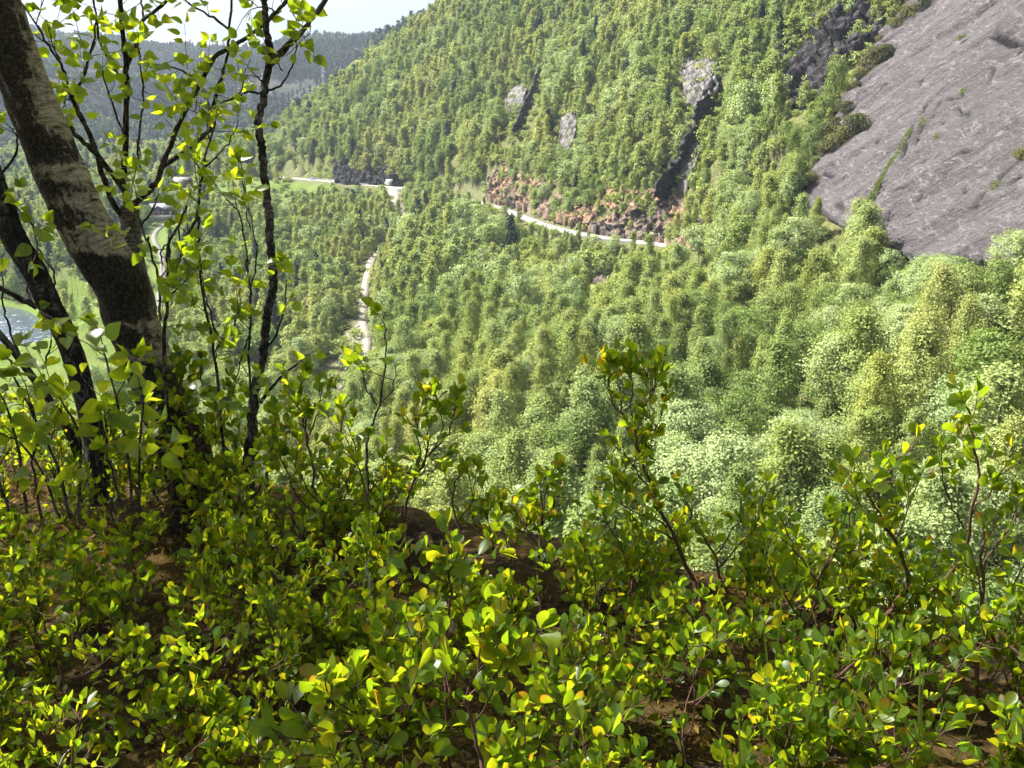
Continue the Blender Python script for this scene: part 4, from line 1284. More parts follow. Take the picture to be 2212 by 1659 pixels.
def build_plant(name, base, stems, twigs, leaves, shapes, iso_mat, stem_mat, label, cat, group=None, n_obj=45, sides=5, stem_name='stem', extra=None):
    """stems/twigs: (points, radii); leaves: (p, frame, length). One mesh per stem system, nearest leaves singly, the others as one mass"""
    base = np.asarray(base, float)
    e = empty(name, base, label, cat, group)
    mb = MB()
    for pts, rad in stems:
        mb.tube(np.asarray(pts) - base, rad, sides)
    if stems:
        link(stem_name, mb.mesh(stem_name, [stem_mat], True), e)
    if twigs:
        mt = MB()
        for pts, rad in twigs:
            mt.tube(np.asarray(pts) - base, rad, 3, cap=False)
        link('twigs', mt.mesh('twigs', [stem_mat], True), e)['kind'] = 'stuff'
    if leaves:
        P_ = np.array([l[0] for l in leaves]); Ln = np.array([l[2] for l in leaves])
        ax_, ay_, ad_ = project(P_)
        vis = (ax_ > -20) & (ax_ < W + 20) & (ay_ > -20) & (ay_ < H + 30)
        sc_ = np.where(vis, Ln / ad_ + 0.02 * P_[:, 2], -9)
        od = np.argsort(-sc_)
        sel = [i for i in od[:n_obj] if vis[i]]
        for i in sel:
            me = shapes[i % len(shapes)][0]
            o = bpy.data.objects.new('leaf', me)
            COL.objects.link(o)
            o.parent = e
            M3 = leaves[i][1]
            o.matrix_local = Matrix(((M3[0, 0] * Ln[i], M3[0, 1] * Ln[i], M3[0, 2] * Ln[i], P_[i, 0] - base[0]), (M3[1, 0] * Ln[i], M3[1, 1] * Ln[i], M3[1, 2] * Ln[i], P_[i, 1] - base[1]), (M3[2, 0] * Ln[i], M3[2, 1] * Ln[i], M3[2, 2] * Ln[i], P_[i, 2] - base[2]), (0, 0, 0, 1)))
        ss = set(sel)
        rest = [i for i in range(len(leaves)) if i not in ss]
        if rest:
            V, Fc, Tp, k = [], [], [], 0
            for i in rest:
                _, v, f, tip = shapes[i % len(shapes)]
                V.append(v @ leaves[i][1].T * Ln[i] + P_[i] - base); Fc.append(f + k); Tp.append(tip); k += len(v)
            me = mesh_np('foliage', np.concatenate(V), np.concatenate(Fc), [iso_mat], None, True)
            vcol(me, 'tip', np.concatenate(Tp))
            link('foliage', me, e)['kind'] = 'stuff'
    return e

def twig_with_leaves(p, d, L, rg, leaf_len, gap, flat=0.5, rise=0.0, r0=0.0012, petiole=0.15, hang=0.0, tipn=2, wig=0.25, start=0.25):
    """a side shoot and its alternate leaves"""
    m = 5
    pts = [np.asarray(p, float)]
    dd = unit(np.asarray(d, float))
    for i in range(m):
        dd = unit(dd + rg.normal(0, wig * 0.35, 3) + np.array([0, 0, 0.10 - hang * 0.3]))
        pts.append(pts[-1] + dd * L / m)
    pts = np.array(pts)
    lv = []
    s = start * L; side = rg.choice([-1, 1])
    while s < L:
        t = s / L * m; i = min(int(t), m - 1)
        q = pts[i] + (pts[i + 1] - pts[i]) * (t - i)
        tg = unit(pts[i + 1] - pts[i])
        lat = unit(np.cross(tg, np.array([0, 0, 1.0]) + rg.normal(0, 0.3, 3))) * side
        ld = unit(tg * 0.6 + lat * 0.8 + rg.normal(0, 0.25, 3) + np.array([0, 0, rise - hang]))
        nr = unit(np.array([0, 0, 1.0]) * flat + rg.normal(0, 0.5, 3) + tg * 0.5)
        ll = leaf_len * rg.uniform(0.7, 1.2)
        lv.append((q + ld * ll * petiole, leaf_frame(ld, nr), ll))
        side = -side
        s += gap * rg.uniform(0.7, 1.3)
    for i in range(tipn):
        ld = unit(dd + rg.normal(0, 0.45, 3) - np.array([0, 0, hang * 0.5]))
        lv.append((pts[-1] + ld * leaf_len * petiole * 0.5, leaf_frame(ld, unit(rg.normal(0, 0.7, 3) + np.array([0, 0, flat]))), leaf_len * rg.uniform(0.6, 1.05)))
    return (pts, np.linspace(r0, r0 * 0.5, m + 1)), lv

def dress(stems, rg, per_m, lo, leaf_len, gap, tl=(0.04, 0.1), **kw):
    """shoots along the upper part of every stem"""
    tw, lv = [], []
    for pts, rad in stems:
        pts = np.asarray(pts)
        seg = np.linalg.norm(np.diff(pts, axis=0), axis=1)
        Lc = np.concatenate([[0], np.cumsum(seg)])
        tot = Lc[-1]
        cnt = max(1, int(per_m * tot * (1 - lo)))
        for s in np.sort(rg.uniform(lo, 1.0, cnt)) * tot:
            i = min(np.searchsorted(Lc, s, 'right') - 1, len(seg) - 1)
            q = pts[i] + (pts[i + 1] - pts[i]) * (s - Lc[i]) / seg[i]
            tg = (pts[i + 1] - pts[i]) / seg[i]
            d = unit(tg * 0.55 + unit(rg.normal(size=3)) * 0.9 + np.array([0, 0, 0.25]))
            t_, l_ = twig_with_leaves(q, d, rg.uniform(*tl), rg, leaf_len, gap, **kw)
            tw.append(t_); lv += l_
        t_, l_ = twig_with_leaves(pts[-1], pts[-1] - pts[-2], rg.uniform(*tl) * 0.7, rg, leaf_len, gap, **{**kw, 'start': 0.05, 'tipn': 3})
        tw.append(t_); lv += l_
    return tw, lv

def fan_stems(base, h, spread, count, rg, lean=(0, 0), r0=0.003, fork=2):
    """bilberry framework: crooked stems from one root, forking on the way up"""
    st = []
    def grow(p, d, L, r, lev):
        m = 4
        pts = [np.asarray(p, float)]
        d = unit(d)
        for i in range(m):
            d = unit(d + rg.normal(0, 0.16, 3) + np.array([0, 0, 0.08]))
            pts.append(pts[-1] + d * L / m)
        st.append((np.array(pts), np.linspace(r, r * 0.65, m + 1)))
        if lev > 0:
            for _ in range(rg.integers(2, 4)):
                nd = unit(d + rg.normal(0, 0.5, 3) + np.array([0, 0, 0.2]))
                grow(pts[-1], nd, L * rg.uniform(0.5, 0.85), r * 0.62, lev - 1)
    for i in range(count):
        a = rg.uniform(0, 6.283)
        d = np.array([math.cos(a) * spread + lean[0], math.sin(a) * spread + lean[1], 1.0])
        grow(np.asarray(base) + np.array([math.cos(a), math.sin(a), 0]) * 0.015, d, h * rg.uniform(0.36, 0.5), r0, fork)
    return st

# ---- bilberry cover on the ledge
rgs = np.random.default_rng(77)
def place_word(x, y):
    c_ = 'near corner' if y > 1500 else ('middle of the ledge' if y > 1250 else 'rim of the ledge')
    return c_
spots = []
for row, (yw, step, hh) in enumerate([(0.92, 0.15, 0.24), (1.05, 0.15, 0.26), (1.18, 0.15, 0.26), (1.31, 0.155, 0.26), (1.45, 0.16, 0.26), (1.6, 0.17, 0.26), (1.76, 0.18, 0.26), (1.93, 0.19, 0.26), (2.1, 0.21, 0.27), (2.28, 0.23, 0.28), (2.47, 0.26, 0.28), (2.65, 0.28, 0.25)]):
    for xw in np.arange(-0.62 * yw - 0.25, 0.62 * yw + 0.6, step):
        x_ = xw + rgs.uniform(-0.08, 0.08); y_ = yw + rgs.uniform(-0.08, 0.08)
        if y_ > np.interp(x_, EDGE[:, 0], EDGE[:, 1]) - 0.02: continue
        spots.append((x_, y_, hh * rgs.uniform(0.7, 1.3)))
# bare mossy patches seen in the photograph
BARE = [(690, 1215, 840, 1290), (0, 1600, 330, 1700), (0, 0, 1, 1)]
LFT = ['left', 'middle', 'right']
rows = {}
for (x_, y_, h_) in spots:
    z_ = float(ledge_z(np.array([x_]), np.array([y_]))[0])
    qx, qy, _ = project(np.array([[x_, y_, z_ + 0.02]]))
    if any(a < qx[0] < c and b < qy[0] < d for a, b, c, d in BARE): continue
    tx_, ty_, _ = project(np.array([[x_, y_, z_ + h_]]))
    if fbm(np.array([[x_ * 3.1, y_ * 3.1, 0.5]]), 2, 91)[0] > 0.66: continue
    if tx_[0] > 620 and ty_[0] < 1170:
        h_ *= 0.6
        tx_, ty_, _ = project(np.array([[x_, y_, z_ + h_]]))
    rows.setdefault(round(y_ * 4), []).append((x_, y_, z_, h_, tx_[0], ty_[0]))
nb = 0
for rk in sorted(rows):
    for (x_, y_, z_, h_, qx, qy) in sorted(rows[rk]):
        rg_ = np.random.default_rng(1000 + nb)
        small = qx < 620 and rg_.uniform() < 0.6
        st = fan_stems((x_, y_, z_ - 0.01), h_, 0.45, int(rg_.integers(2, 4)), rg_, r0=0.0022, fork=2)
        tw, lv = dress(st, rg_, 44, 0.42 if not small else 0.2, 0.0195 if small else 0.0235, 0.013 if small else 0.017, (0.025, 0.06), flat=0.12, rise=0.45, tipn=2)
        band = 'along the bottom' if qy > 1480 else ('in the front row' if qy > 1330 else ('in mid-ledge' if qy > 1180 else 'at the ledge rim'))
        col_ = 'below the leaning birch' if qx < 500 else ('left of the sunlit moss' if qx < 760 else ('in the centre of the thicket' if qx < 1250 else ('below the tallest bush' if qx < 1650 else 'below the tall dark-stemmed bush')))
        lab = ('small-leaved' if small else 'round-leaved') + ' bilberry ' + band + ', ' + col_
        build_plant('bilberry_bush', (x_, y_, z_), st, tw, lv, SML_O if small else BIL_O, bil_isl, bil_stem, lab, 'bush', group='bilberry bushes ' + band + ', ' + col_, n_obj=11 if qy < 1250 else 19, sides=4)
        nb += 1
print('bilberry bushes', nb)

# ---- the tall bushes at the rim, main stems followed from the photograph
def path(pts, dep, n_=3):
    return smooth_path(np.array([near(x, y, d) for (x, y), d in zip(pts, np.linspace(dep[0], dep[1], len(pts)))]), n_)
def px_r(px, d): return px * 0.5 * d / F
def tall(name, stems, dep, label, seed, per_m=30, lo=0.4, leaf=0.0265, n_obj=150, tl=(0.03, 0.075), cat='bush', shapes=None, gap=0.016):
    rg_ = np.random.default_rng(seed)
    st = []
    for pts, w0, w1 in stems:
        P_ = path(pts, dep)
        P_[1:-1] += rg_.normal(0, 0.003, P_[1:-1].shape)
        st.append((P_, np.linspace(px_r(w0, dep[0]), px_r(w1, dep[1]), len(P_))))
    base = st[0][0][0].copy()
    # carry the root down into the ledge
    zg = float(ledge_z(np.array([base[0]]), np.array([base[1]]))[0])
    root = np.array([base[0] + 0.01, base[1] - 0.01, min(zg, base[2]) - 0.02])
    if base[2] - root[2] > 0.03:
        st.append((np.array([root, (root + base) / 2 + rg_.normal(0, 0.006, 3), base]), np.full(3, st[0][1][0] * 1.1)))
    tw, lv = dress(st[:len(stems)], rg_, per_m * 1.6, lo * 0.9, leaf, gap, tl, flat=0.1, rise=0.5, tipn=3)
    return build_plant(name, root, st, tw, lv, shapes or BIL_O, bil_isl, bil_stem, label, cat, n_obj=n_obj)

tall('bilberry_bush', [([(1500, 1255), (1450, 1150), (1412, 1070), (1385, 985), (1372, 935)], 9, 6), ([(1372, 935), (1340, 890), (1318, 850), (1306, 815)], 5, 2.5), ([(1372, 935), (1362, 880), (1368, 840), (1352, 800)], 4, 2.5), ([(1372, 935), (1395, 880), (1410, 840), (1432, 790)], 5, 2.5), ([(1395, 985), (1410, 930), (1428, 890)], 3, 2), ([(1440, 1140), (1400, 1110), (1350, 1090), (1325, 1030)], 5, 2.5), ([(1412, 1070), (1370, 1010), (1340, 975)], 4, 2), ([(1455, 1165), (1400, 1130), (1365, 1075)], 4, 2), ([(1410, 845), (1400, 810), (1385, 785)], 3, 2), ([(1340, 890), (1335, 840), (1330, 800)], 3, 2)], (2.0, 1.95),
     'tallest bilberry bush with orange leaf tips in front of the slope', 501, per_m=34, lo=0.42, n_obj=220)
tall('bilberry_bush', [([(872, 1130), (885, 1060), (912, 1005), (925, 960)], 7, 4), ([(912, 1005), (950, 955), (975, 920), (985, 880)], 5, 2.5), ([(905, 1000), (900, 940), (895, 890)], 4, 2.5), ([(925, 960), (925, 910), (920, 865)], 4, 2), ([(940, 965), (955, 920), (950, 875)], 3, 2), ([(895, 1040), (935, 1010), (960, 985)], 3, 1.5)], (2.15, 2.1),
     'slender bilberry bush with a bright orange-green crown left of the slope', 502, per_m=38, lo=0.55, n_obj=140)
tall('bilberry_bush', [([(1790, 1440), (1900, 1340), (1950, 1290), (1960, 1240), (1935, 1165), (1912, 1140)], 13, 7), ([(1950, 1290), (2000, 1280), (2060, 1225), (2095, 1150), (2105, 1060), (2108, 960), (2095, 905), (2088, 880)], 10, 3.5), ([(1912, 1140), (1890, 1080), (1900, 1030), (1950, 985)], 5, 2.5), ([(1912, 1140), (1870, 1100), (1850, 1070)], 4, 2), ([(2100, 1110), (2140, 1060), (2170, 1010)], 4, 2.5), ([(2095, 1150), (2060, 1100), (2040, 1050), (2035, 1010)], 4, 2.5), ([(1935, 1165), (1960, 1100), (1985, 1040)], 4, 2.5), ([(1925, 1150), (1880, 1070), (1860, 1020)], 4, 2), ([(2108, 1000), (2080, 960), (2075, 930)], 3, 2)], (1.72, 1.62),
     'tall dark-stemmed bilberry bush with purple leaf tips by the edge of the view', 503, per_m=26, lo=0.6, leaf=0.027, n_obj=200)
tall('bilberry_bush', [([(2110, 1400), (2125, 1300), (2118, 1220), (2125, 1150)], 9, 6), ([(2125, 1230), (2165, 1160), (2205, 1100), (2240, 1060)], 5, 3), ([(2125, 1330), (2185, 1270), (2215, 1220)], 5, 2.5), ([(2150, 1390), (2130, 1330), (2100, 1200)], 7, 3)], (1.62, 1.6),
     'upright reddish-stemmed bilberry bush at the extreme edge of the ledge', 504, per_m=26, lo=0.5, n_obj=90)
tall('bilberry_bush', [([(700, 1190), (692, 1130), (680, 1050), (665, 960), (660, 905)], 8, 4), ([(665, 960), (655, 900), (640, 860), (650, 830)], 4, 2), ([(668, 940), (690, 890), (690, 850)], 4, 2), ([(690, 1120), (640, 1070), (615, 1010), (600, 960)], 5, 2.5), ([(685, 1080), (650, 1030), (640, 990)], 4, 2), ([(690, 1140), (740, 1080), (760, 1020)], 4, 2)], (2.2, 2.2),
     'bilberry bush with a straight red stem right of the slim tree', 505, per_m=32, lo=0.4, n_obj=130)
tall('bilberry_bush', [([(800, 1200), (815, 1130), (862, 1060)], 7, 4), ([(815, 1130), (790, 1070), (770, 1000), (768, 960), (745, 900)], 5, 2.5), ([(770, 1000), (745, 945), (720, 920)], 3, 2), ([(790, 1070), (830, 1030), (835, 990)], 4, 2)], (2.12, 2.12),
     'forked bilberry bush over the sunlit moss patch', 506, per_m=30, lo=0.5, n_obj=110)
tall('bilberry_bush', [([(430, 1040), (420, 960), (395, 880), (380, 820)], 9, 5), ([(395, 880), (420, 840), (435, 800)], 5, 3), ([(380, 840), (365, 810), (350, 790)], 4, 2), ([(420, 960), (470, 900), (500, 860), (505, 840)], 6, 3), ([(425, 980), (460, 950), (480, 920)], 5, 2.5), ([(400, 890), (380, 850), (400, 800)], 5, 2)], (2.35, 2.3),
     'shaded bilberry bush growing against the base of the leaning birch', 507, per_m=36, lo=0.35, n_obj=150)
tall('bilberry_bush', [([(560, 1150), (540, 1080), (520, 1010), (505, 950)], 7, 4), ([(520, 1010), (480, 960), (450, 930)], 4, 2), ([(540, 1080), (580, 1020), (590, 960), (610, 930)], 5, 2.5), ([(545, 1100), (500, 1060), (455, 1030)], 5, 2.5)], (2.3, 2.28),
     'dark bilberry bush at the foot of the slim tree', 508, per_m=32, lo=0.35, n_obj=130)
tall('bilberry_bush', [([(1165, 1290), (1160, 1200), (1170, 1120), (1168, 1060)], 7, 4), ([(1165, 1180), (1130, 1120), (1115, 1090)], 4, 2), ([(1165, 1150), (1195, 1090), (1205, 1050)], 4, 2), ([(1160, 1250), (1100, 1190), (1085, 1150)], 4, 2), ([(1170, 1120), (1180, 1060), (1190, 1030)], 3, 2)], (2.0, 2.0),
     'shaded olive bilberry bush just left of the middle bush', 509, per_m=34, lo=0.45, n_obj=120)
tall('bilberry_bush', [([(1560, 1290), (1545, 1200), (1500, 1130), (1490, 1100)], 7, 3), ([(1545, 1200), (1590, 1140), (1600, 1100)], 4, 2), ([(1550, 1230), (1620, 1160), (1640, 1120), (1650, 1080)], 5, 2), ([(1555, 1260), (1680, 1180), (1700, 1130)], 5, 2.5)], (1.95, 1.92),
     'yellow-tipped bilberry bush right of the tallest one', 510, per_m=32, lo=0.45, n_obj=130)
tall('bilberry_bush', [([(1740, 1380), (1760, 1290), (1790, 1200), (1800, 1140)], 8, 4), ([(1770, 1260), (1720, 1190), (1700, 1150)], 5, 2.5), ([(1780, 1230), (1830, 1160), (1835, 1110)], 5, 2.5), ([(1745, 1350), (1690, 1280), (1660, 1210)], 5, 2.5), ([(1750, 1330), (1830, 1270), (1860, 1200)], 5, 2.5)], (1.8, 1.78),
     'dense many-stemmed bilberry bush left of the dark-stemmed one', 511, per_m=30, lo=0.4, n_obj=150)
tall('bilberry_bush', [([(1000, 1200), (985, 1120), (980, 1070), (990, 1030)], 6, 3), ([(985, 1130), (1020, 1080), (1030, 1040)], 4, 1.5), ([(990, 1160), (1010, 1110), (1040, 1060)], 3, 1.2)], (2.15, 2.15),
     'thin half-bare bilberry bush with upright red twigs', 512, per_m=18, lo=0.6, n_obj=60)
tall('bilberry_bush', [([(960, 1400), (975, 1300), (970, 1250)], 7, 4), ([(970, 1260), (930, 1230), (910, 1215)], 4, 3), ([(970, 1250), (985, 1215), (980, 1205)], 4, 2)], (1.35, 1.32),
     'single sunlit bilberry shoot with pale yellow leaves on a bare stem', 513, per_m=70, lo=0.7, leaf=0.027, n_obj=60)
tall('bilberry_bush', [([(1040, 1640), (1020, 1560), (1010, 1480), (1050, 1430)], 9, 4), ([(1015, 1500), (1080, 1460), (1100, 1430)], 5, 3), ([(1020, 1540), (970, 1500), (960, 1470)], 5, 3), ([(1025, 1560), (1060, 1500), (1040, 1400)], 5, 3)], (1.12, 1.1),
     'brightly lit bilberry bush with pink-edged leaves close to the viewer', 514, per_m=46, lo=0.5, leaf=0.028, n_obj=110)
tall('bilberry_bush', [([(800, 1680), (780, 1600), (770, 1540)], 8, 4), ([(775, 1560), (720, 1530), (710, 1500)], 5, 3), ([(770, 1540), (750, 1500), (760, 1480)], 5, 3), ([(780, 1600), (840, 1560), (850, 1520)], 5, 3), ([(775, 1580), (690, 1590), (660, 1600)], 5, 3)], (1.1, 1.06),
     'bilberry bush with large grey-green leaves at the lower edge of the view', 515, per_m=46, lo=0.45, leaf=0.029, n_obj=110)

# ---------------------------------------------------------------- the birches on the ledge
def z1(*p): return [(x * 0.3472, y * 0.3472) for x, y in p]
def z5(*p): return [(x * 0.3472, 512 + y * 0.3472) for x, y in p]
def ledge_root(p):
    zg = float(ledge_z(np.array([p[0]]), np.array([p[1]]))[0])
    return zg

def bark_mat(name, pale, mid, black, pale_amt, scale):
    n = N(name)
    v = n.new('ShaderNodeAttribute', attribute_name='bark').outputs['Vector']
    mp = n.new('ShaderNodeMapping'); n.l(v, mp.inputs[0]); mp.inputs['Scale'].default_value = (1, 1, 5.5)
    mp2 = n.new('ShaderNodeMapping'); n.l(v, mp2.inputs[0]); mp2.inputs['Scale'].default_value = (1, 1, 0.55)
    ring = n.noise(mp.outputs[0], scale, 6, 0.65, 0.4)
    crk = n.noise(mp2.outputs[0], scale * 2.2, 6, 0.7, 0.6)
    fine = n.noise(v, scale * 6, 5, 0.7)
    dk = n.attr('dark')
    c = n.mix(n.ramp(ring, [(0.4, 0), (0.62, 1)]), mid, pale)
    lent = n.ramp(ring, [(0.33, 1), (0.41, 0)])
    c = n.mix(lent, c, black)
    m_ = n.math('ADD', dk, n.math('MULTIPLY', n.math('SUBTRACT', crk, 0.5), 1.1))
    m_ = n.math('ADD', m_, n.math('MULTIPLY', n.math('SUBTRACT', ring, 0.5), 0.7))
    msk = n.ramp(m_, [(0.42, 0), (0.56, 1)])
    rough_bark = n.mix(n.ramp(fine, [(0.45, 0), (0.62, 1)]), black, tuple(min(1, x * 0.42) for x in mid))
    c = n.mix(msk, c, rough_bark)
    c = n.mix(n.ramp(fine, [(0.3, 0.5), (0.5, 0)]), c, black)
    h = n.math('ADD', n.math('MULTIPLY', crk, 0.8), n.math('MULTIPLY', fine, 0.4))
    return n.done(n.bsdf(c, 0.85, 0.2, n.bump(h, 0.7, 0.012)))
birch_bark = bark_mat('birch_bark', (0.46, 0.39, 0.30), (0.16, 0.125, 0.09), (0.014, 0.012, 0.011), 0.5, 22)
grey_bark = bark_mat('grey_birch_bark', (0.20, 0.18, 0.165), (0.05, 0.042, 0.04), (0.010, 0.009, 0.009), 0.5, 30)

def bark_tube(pts, rad, sides, seed, dark, rough=0.06):
    """trunk with uneven girth; returns verts, faces, bark coordinate, darkness"""
    pts = np.asarray(pts); rad = np.asarray(rad)
    v, f = tube(pts, rad, sides)
    k = len(pts)
    c = np.repeat(pts, sides, 0)
    along = np.repeat(np.concatenate([[0], np.cumsum(np.linalg.norm(np.diff(pts, axis=0), axis=1))]), sides)
    rr = np.repeat(rad, sides)
    ang = np.tile(np.arange(sides) * 2 * math.pi / sides, k)
    bc = np.stack([rr * np.cos(ang), rr * np.sin(ang), along], 1)
    dk = dark(v, along)
    nz = (fbm(bc / (rad.max() * 0.9), 3, seed) - 0.5) * 1.3 + (fbm(bc * np.array([1, 1, 0.4]) / (rad.max() * 0.22), 3, seed + 5) - 0.5) * np.clip(dk * 1.6, 0.15, 1.2)
    v = c + (v - c) * (1 + rough * 2 * nz)[:, None]
    return v, f, bc, dk

def trunk_obj(name, pts, rad, sides, seed, dark, mt, parent, base, rough=0.06):
    v, f, bc, dk = bark_tube(pts, rad, sides, seed, dark, rough)
    me = mesh_np(name, v - base, f, [mt], None, True)
    a = me.attributes.new('bark', 'FLOAT_VECTOR', 'POINT'); a.data.foreach_set('vector', bc.astype(np.float32).ravel())
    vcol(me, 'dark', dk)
    return link(name, me, parent)

def birch(name, base, trunks, limbs, label, dep, seed, cat='birch tree', bark=None, per_m=13, lo=0.25, leaf=0.038, gap=0.03, tl=(0.06, 0.16), n_obj=120, extra_leaves=(), extra_twigs=(), hang=0.25):
    """trunks: (world pts, radii, dark fn); limbs: (view pts, w0, w1)"""
    rg_ = np.random.default_rng(seed)
    st = []
    for pts, w0, w1 in limbs:
        P_ = np.array(smooth_path(np.array([near(x, y, d) for (x, y), d in zip(pts, np.linspace(dep[0], dep[1], len(pts)))]), 4))
        P_[1:-1] += rg_.normal(0, 0.0014, P_[1:-1].shape)
        st.append((P_, np.linspace(px_r(w0, dep[0]), px_r(w1, dep[1]), len(P_)) * rg_.uniform(0.9, 1.12, len(P_))))
    tw, lv = dress(st, rg_, per_m, lo, leaf, gap, tl, flat=0.3, petiole=0.35, hang=hang, r0=0.0014, tipn=2, wig=0.4)
    tw += list(extra_twigs); lv += list(extra_leaves)
    e = build_plant(name, base, [], tw, lv, BIR_O, bir_isl, twig_bark, label, cat, n_obj=n_obj)
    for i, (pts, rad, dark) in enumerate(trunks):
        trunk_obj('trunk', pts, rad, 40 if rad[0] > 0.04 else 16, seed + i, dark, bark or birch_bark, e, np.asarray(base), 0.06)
    for i, (P_, r_) in enumerate(st):
        trunk_obj('branch', P_, r_, 8, seed + 40 + i, lambda v, a: 0.45 + 0.25 * (fbm(v * 60, 3, seed) - 0.3), grey_bark, e, np.asarray(base), 0.05)
    return e

# the leaning birch
big_view = [(436, 1150), (423, 1067), (395, 963), (350, 860), (309, 755), (281, 686), (262, 616), (218, 548), (165, 451), (120, 347), (62, 208), (-7, 0), (-60, -160), (-140, -400), (-235, -700)]
bp = smooth_path(np.array([near(x, y, d) for (x, y), d in zip(big_view, np.linspace(2.5, 2.25, len(big_view)))]), 18)
bp = np.concatenate([bp, smooth_path(np.array([bp[-1], (-1.62, 2.62, 1.35), (-1.76, 2.62, 1.85), (-1.86, 2.58, 2.4), (-1.9, 2.55, 2.9)]), 12)[1:]])
tpos = np.linspace(0, 1, len(bp))
br = np.interp(tpos, [0, 0.05, 0.2, 0.4, 0.6, 0.8, 1.0], [0.078, 0.066, 0.064, 0.066, 0.060, 0.045, 0.018])
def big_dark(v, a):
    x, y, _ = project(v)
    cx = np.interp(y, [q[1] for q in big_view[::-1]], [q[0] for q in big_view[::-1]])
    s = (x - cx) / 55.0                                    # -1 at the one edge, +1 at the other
    band = np.interp(y, [-200, 0, 120, 200, 260, 300, 345, 360, 385, 400, 440, 470, 478, 500, 540, 556, 580, 640, 680, 700, 730, 755, 775, 800, 1000], [0.7, 0.75, 0.62, 0.5, 0.36, 0.62, 0.66, 0.25, 0.3, 0.52, 0.3, 0.42, 0.5, 0.2, 0.22, 0.62, 0.72, 0.74, 0.6, 0.35, 0.55, 0.4, 0.2, 0.6, 0.9])  # bark bands; the darker base puts the bush's shade into the colour
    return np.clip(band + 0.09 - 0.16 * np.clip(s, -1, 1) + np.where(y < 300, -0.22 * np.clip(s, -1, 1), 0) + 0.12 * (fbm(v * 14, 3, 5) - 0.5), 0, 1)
# its crown above the view: a few boughs with leaves
rgc = np.random.default_rng(909)
ctw, clv = [], []
boughs = []
for i in range(8):
    p0 = bp[-1 - (i * 7) % 62]
    a = rgc.uniform(0, 6.28)
    L = rgc.uniform(0.5, 1.35)
    d = unit(np.array([math.cos(a) - 0.1, math.sin(a) * 0.9, 0.35]))
    pts = [p0]
    for k_ in range(5):
        d = unit(d + rgc.normal(0, 0.15, 3)); pts.append(pts[-1] + d * L / 5)
    pts = np.array(pts)
    if project(pts)[1].max() < 0 or project(pts)[0].max() < -40:
        boughs.append((pts, np.linspace(0.011, 0.003, 6)))
ctw, clv = dress(boughs, rgc, 28, 0.45, 0.036, 0.035, (0.08, 0.22), flat=0.4, petiole=0.35, hang=0.3, r0=0.0015, wig=0.4)
def out_of_view(l):
    x, y, _ = project(l[0][None]); return y[0] < -30
keepers = [l for l in clv if out_of_view(l)]
ctw = [t for t in ctw if project(t[0])[1].max() < -20]
base_big = np.array([bp[0][0], bp[0][1], bp[0][2]])
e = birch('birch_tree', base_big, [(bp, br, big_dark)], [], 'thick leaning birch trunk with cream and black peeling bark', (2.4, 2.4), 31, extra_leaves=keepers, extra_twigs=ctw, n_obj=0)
for P_, r_ in boughs:
    trunk_obj('branch', P_, r_, 7, 77, lambda v, a: 0.4 + 0 * a, grey_bark, e, base_big)

# the dark second stem at the edge
two_view = [(216, 1090), (208, 998), (200, 928), (184, 859), (165, 790), (139, 720), (104, 651), (71, 581), (29, 512), (8, 450), (-14, 395), (-45, 300), (-90, 150), (-150, -100)]
tp2 = smooth_path(np.array([near(x, y, d) for (x, y), d in zip(two_view, np.linspace(2.35, 2.2, len(two_view)))]), 12)
tp2 = np.concatenate([tp2, smooth_path(np.array([tp2[-1], (-1.6, 2.45, 0.55), (-1.85, 2.6, 0.95), (-2.1, 2.7, 1.5)]), 10)[1:]])
bough2 = []  # leaf canopy out of view, added to throw shade on the ledge
for i in range(70):
    p0 = tp2[-1 - (i * 2) % 40]
    a = rgc.uniform(0, 6.28)
    d = unit(np.array([math.cos(a) - 0.45, math.sin(a) * 1.0, 0.2]))
    pts = [p0]
    L = rgc.uniform(0.5, 1.4)
    for k_ in range(5):
        d = unit(d + rgc.normal(0, 0.15, 3)); pts.append(pts[-1] + d * L / 5)
    pts = np.array(pts)
    qx_, qy_, _ = project(pts)
    if not ((qx_ > -60) & (qy_ > -40)).any():
        bough2.append((pts, np.linspace(0.008, 0.003, 6)))
tw2, lv2 = dress(bough2, rgc, 30, 0.3, 0.038, 0.033, (0.08, 0.22), flat=0.4, petiole=0.35, hang=0.3, r0=0.0015, wig=0.4)
lv2 = [l for l in lv2 if not (project(l[0][None])[0][0] > -40 and project(l[0][None])[1][0] > -30)]
tw2 = [t for t in tw2 if not ((project(t[0])[0] > -20) & (project(t[0])[1] > -20)).any()]
r2 = np.interp(np.linspace(0, 1, len(tp2)), [0, 0.2, 0.5, 0.7, 1], [0.029, 0.026, 0.029, 0.027, 0.02])
dk2 = lambda v, a: 0.55 + 0.2 * (fbm(v * 18, 3, 8) - 0.5)
birch('birch_tree', tp2[0], [(tp2, r2, dk2)], [(z5((230, 435), (120, 380), (40, 340), (-40, 300)), 14, 9), (z5((330, 340), (340, 230), (290, 160), (235, 60), (215, -60)), 5, 2.5), (z1((40, 1250), (100, 1290), (180, 1370), (215, 1440)), 4, 2), (z1((-10, 1180), (30, 1050), (100, 960), (105, 860), (60, 790)), 7, 3), (z5((180, 260), (170, 340), (215, 420)), 5, 3)],
      'dark slender birch stem bending in from the edge beside the river', (2.3, 2.25), 41, bark=grey_bark, per_m=12, n_obj=90, extra_leaves=lv2, extra_twigs=tw2)
three_view = [(185, 1085), (167, 980), (146, 928), (105, 862), (70, 814), (21, 748), (-30, 690), (-120, 600)]
tp3 = smooth_path(np.array([near(x, y, 2.45) for (x, y) in three_view]), 10)
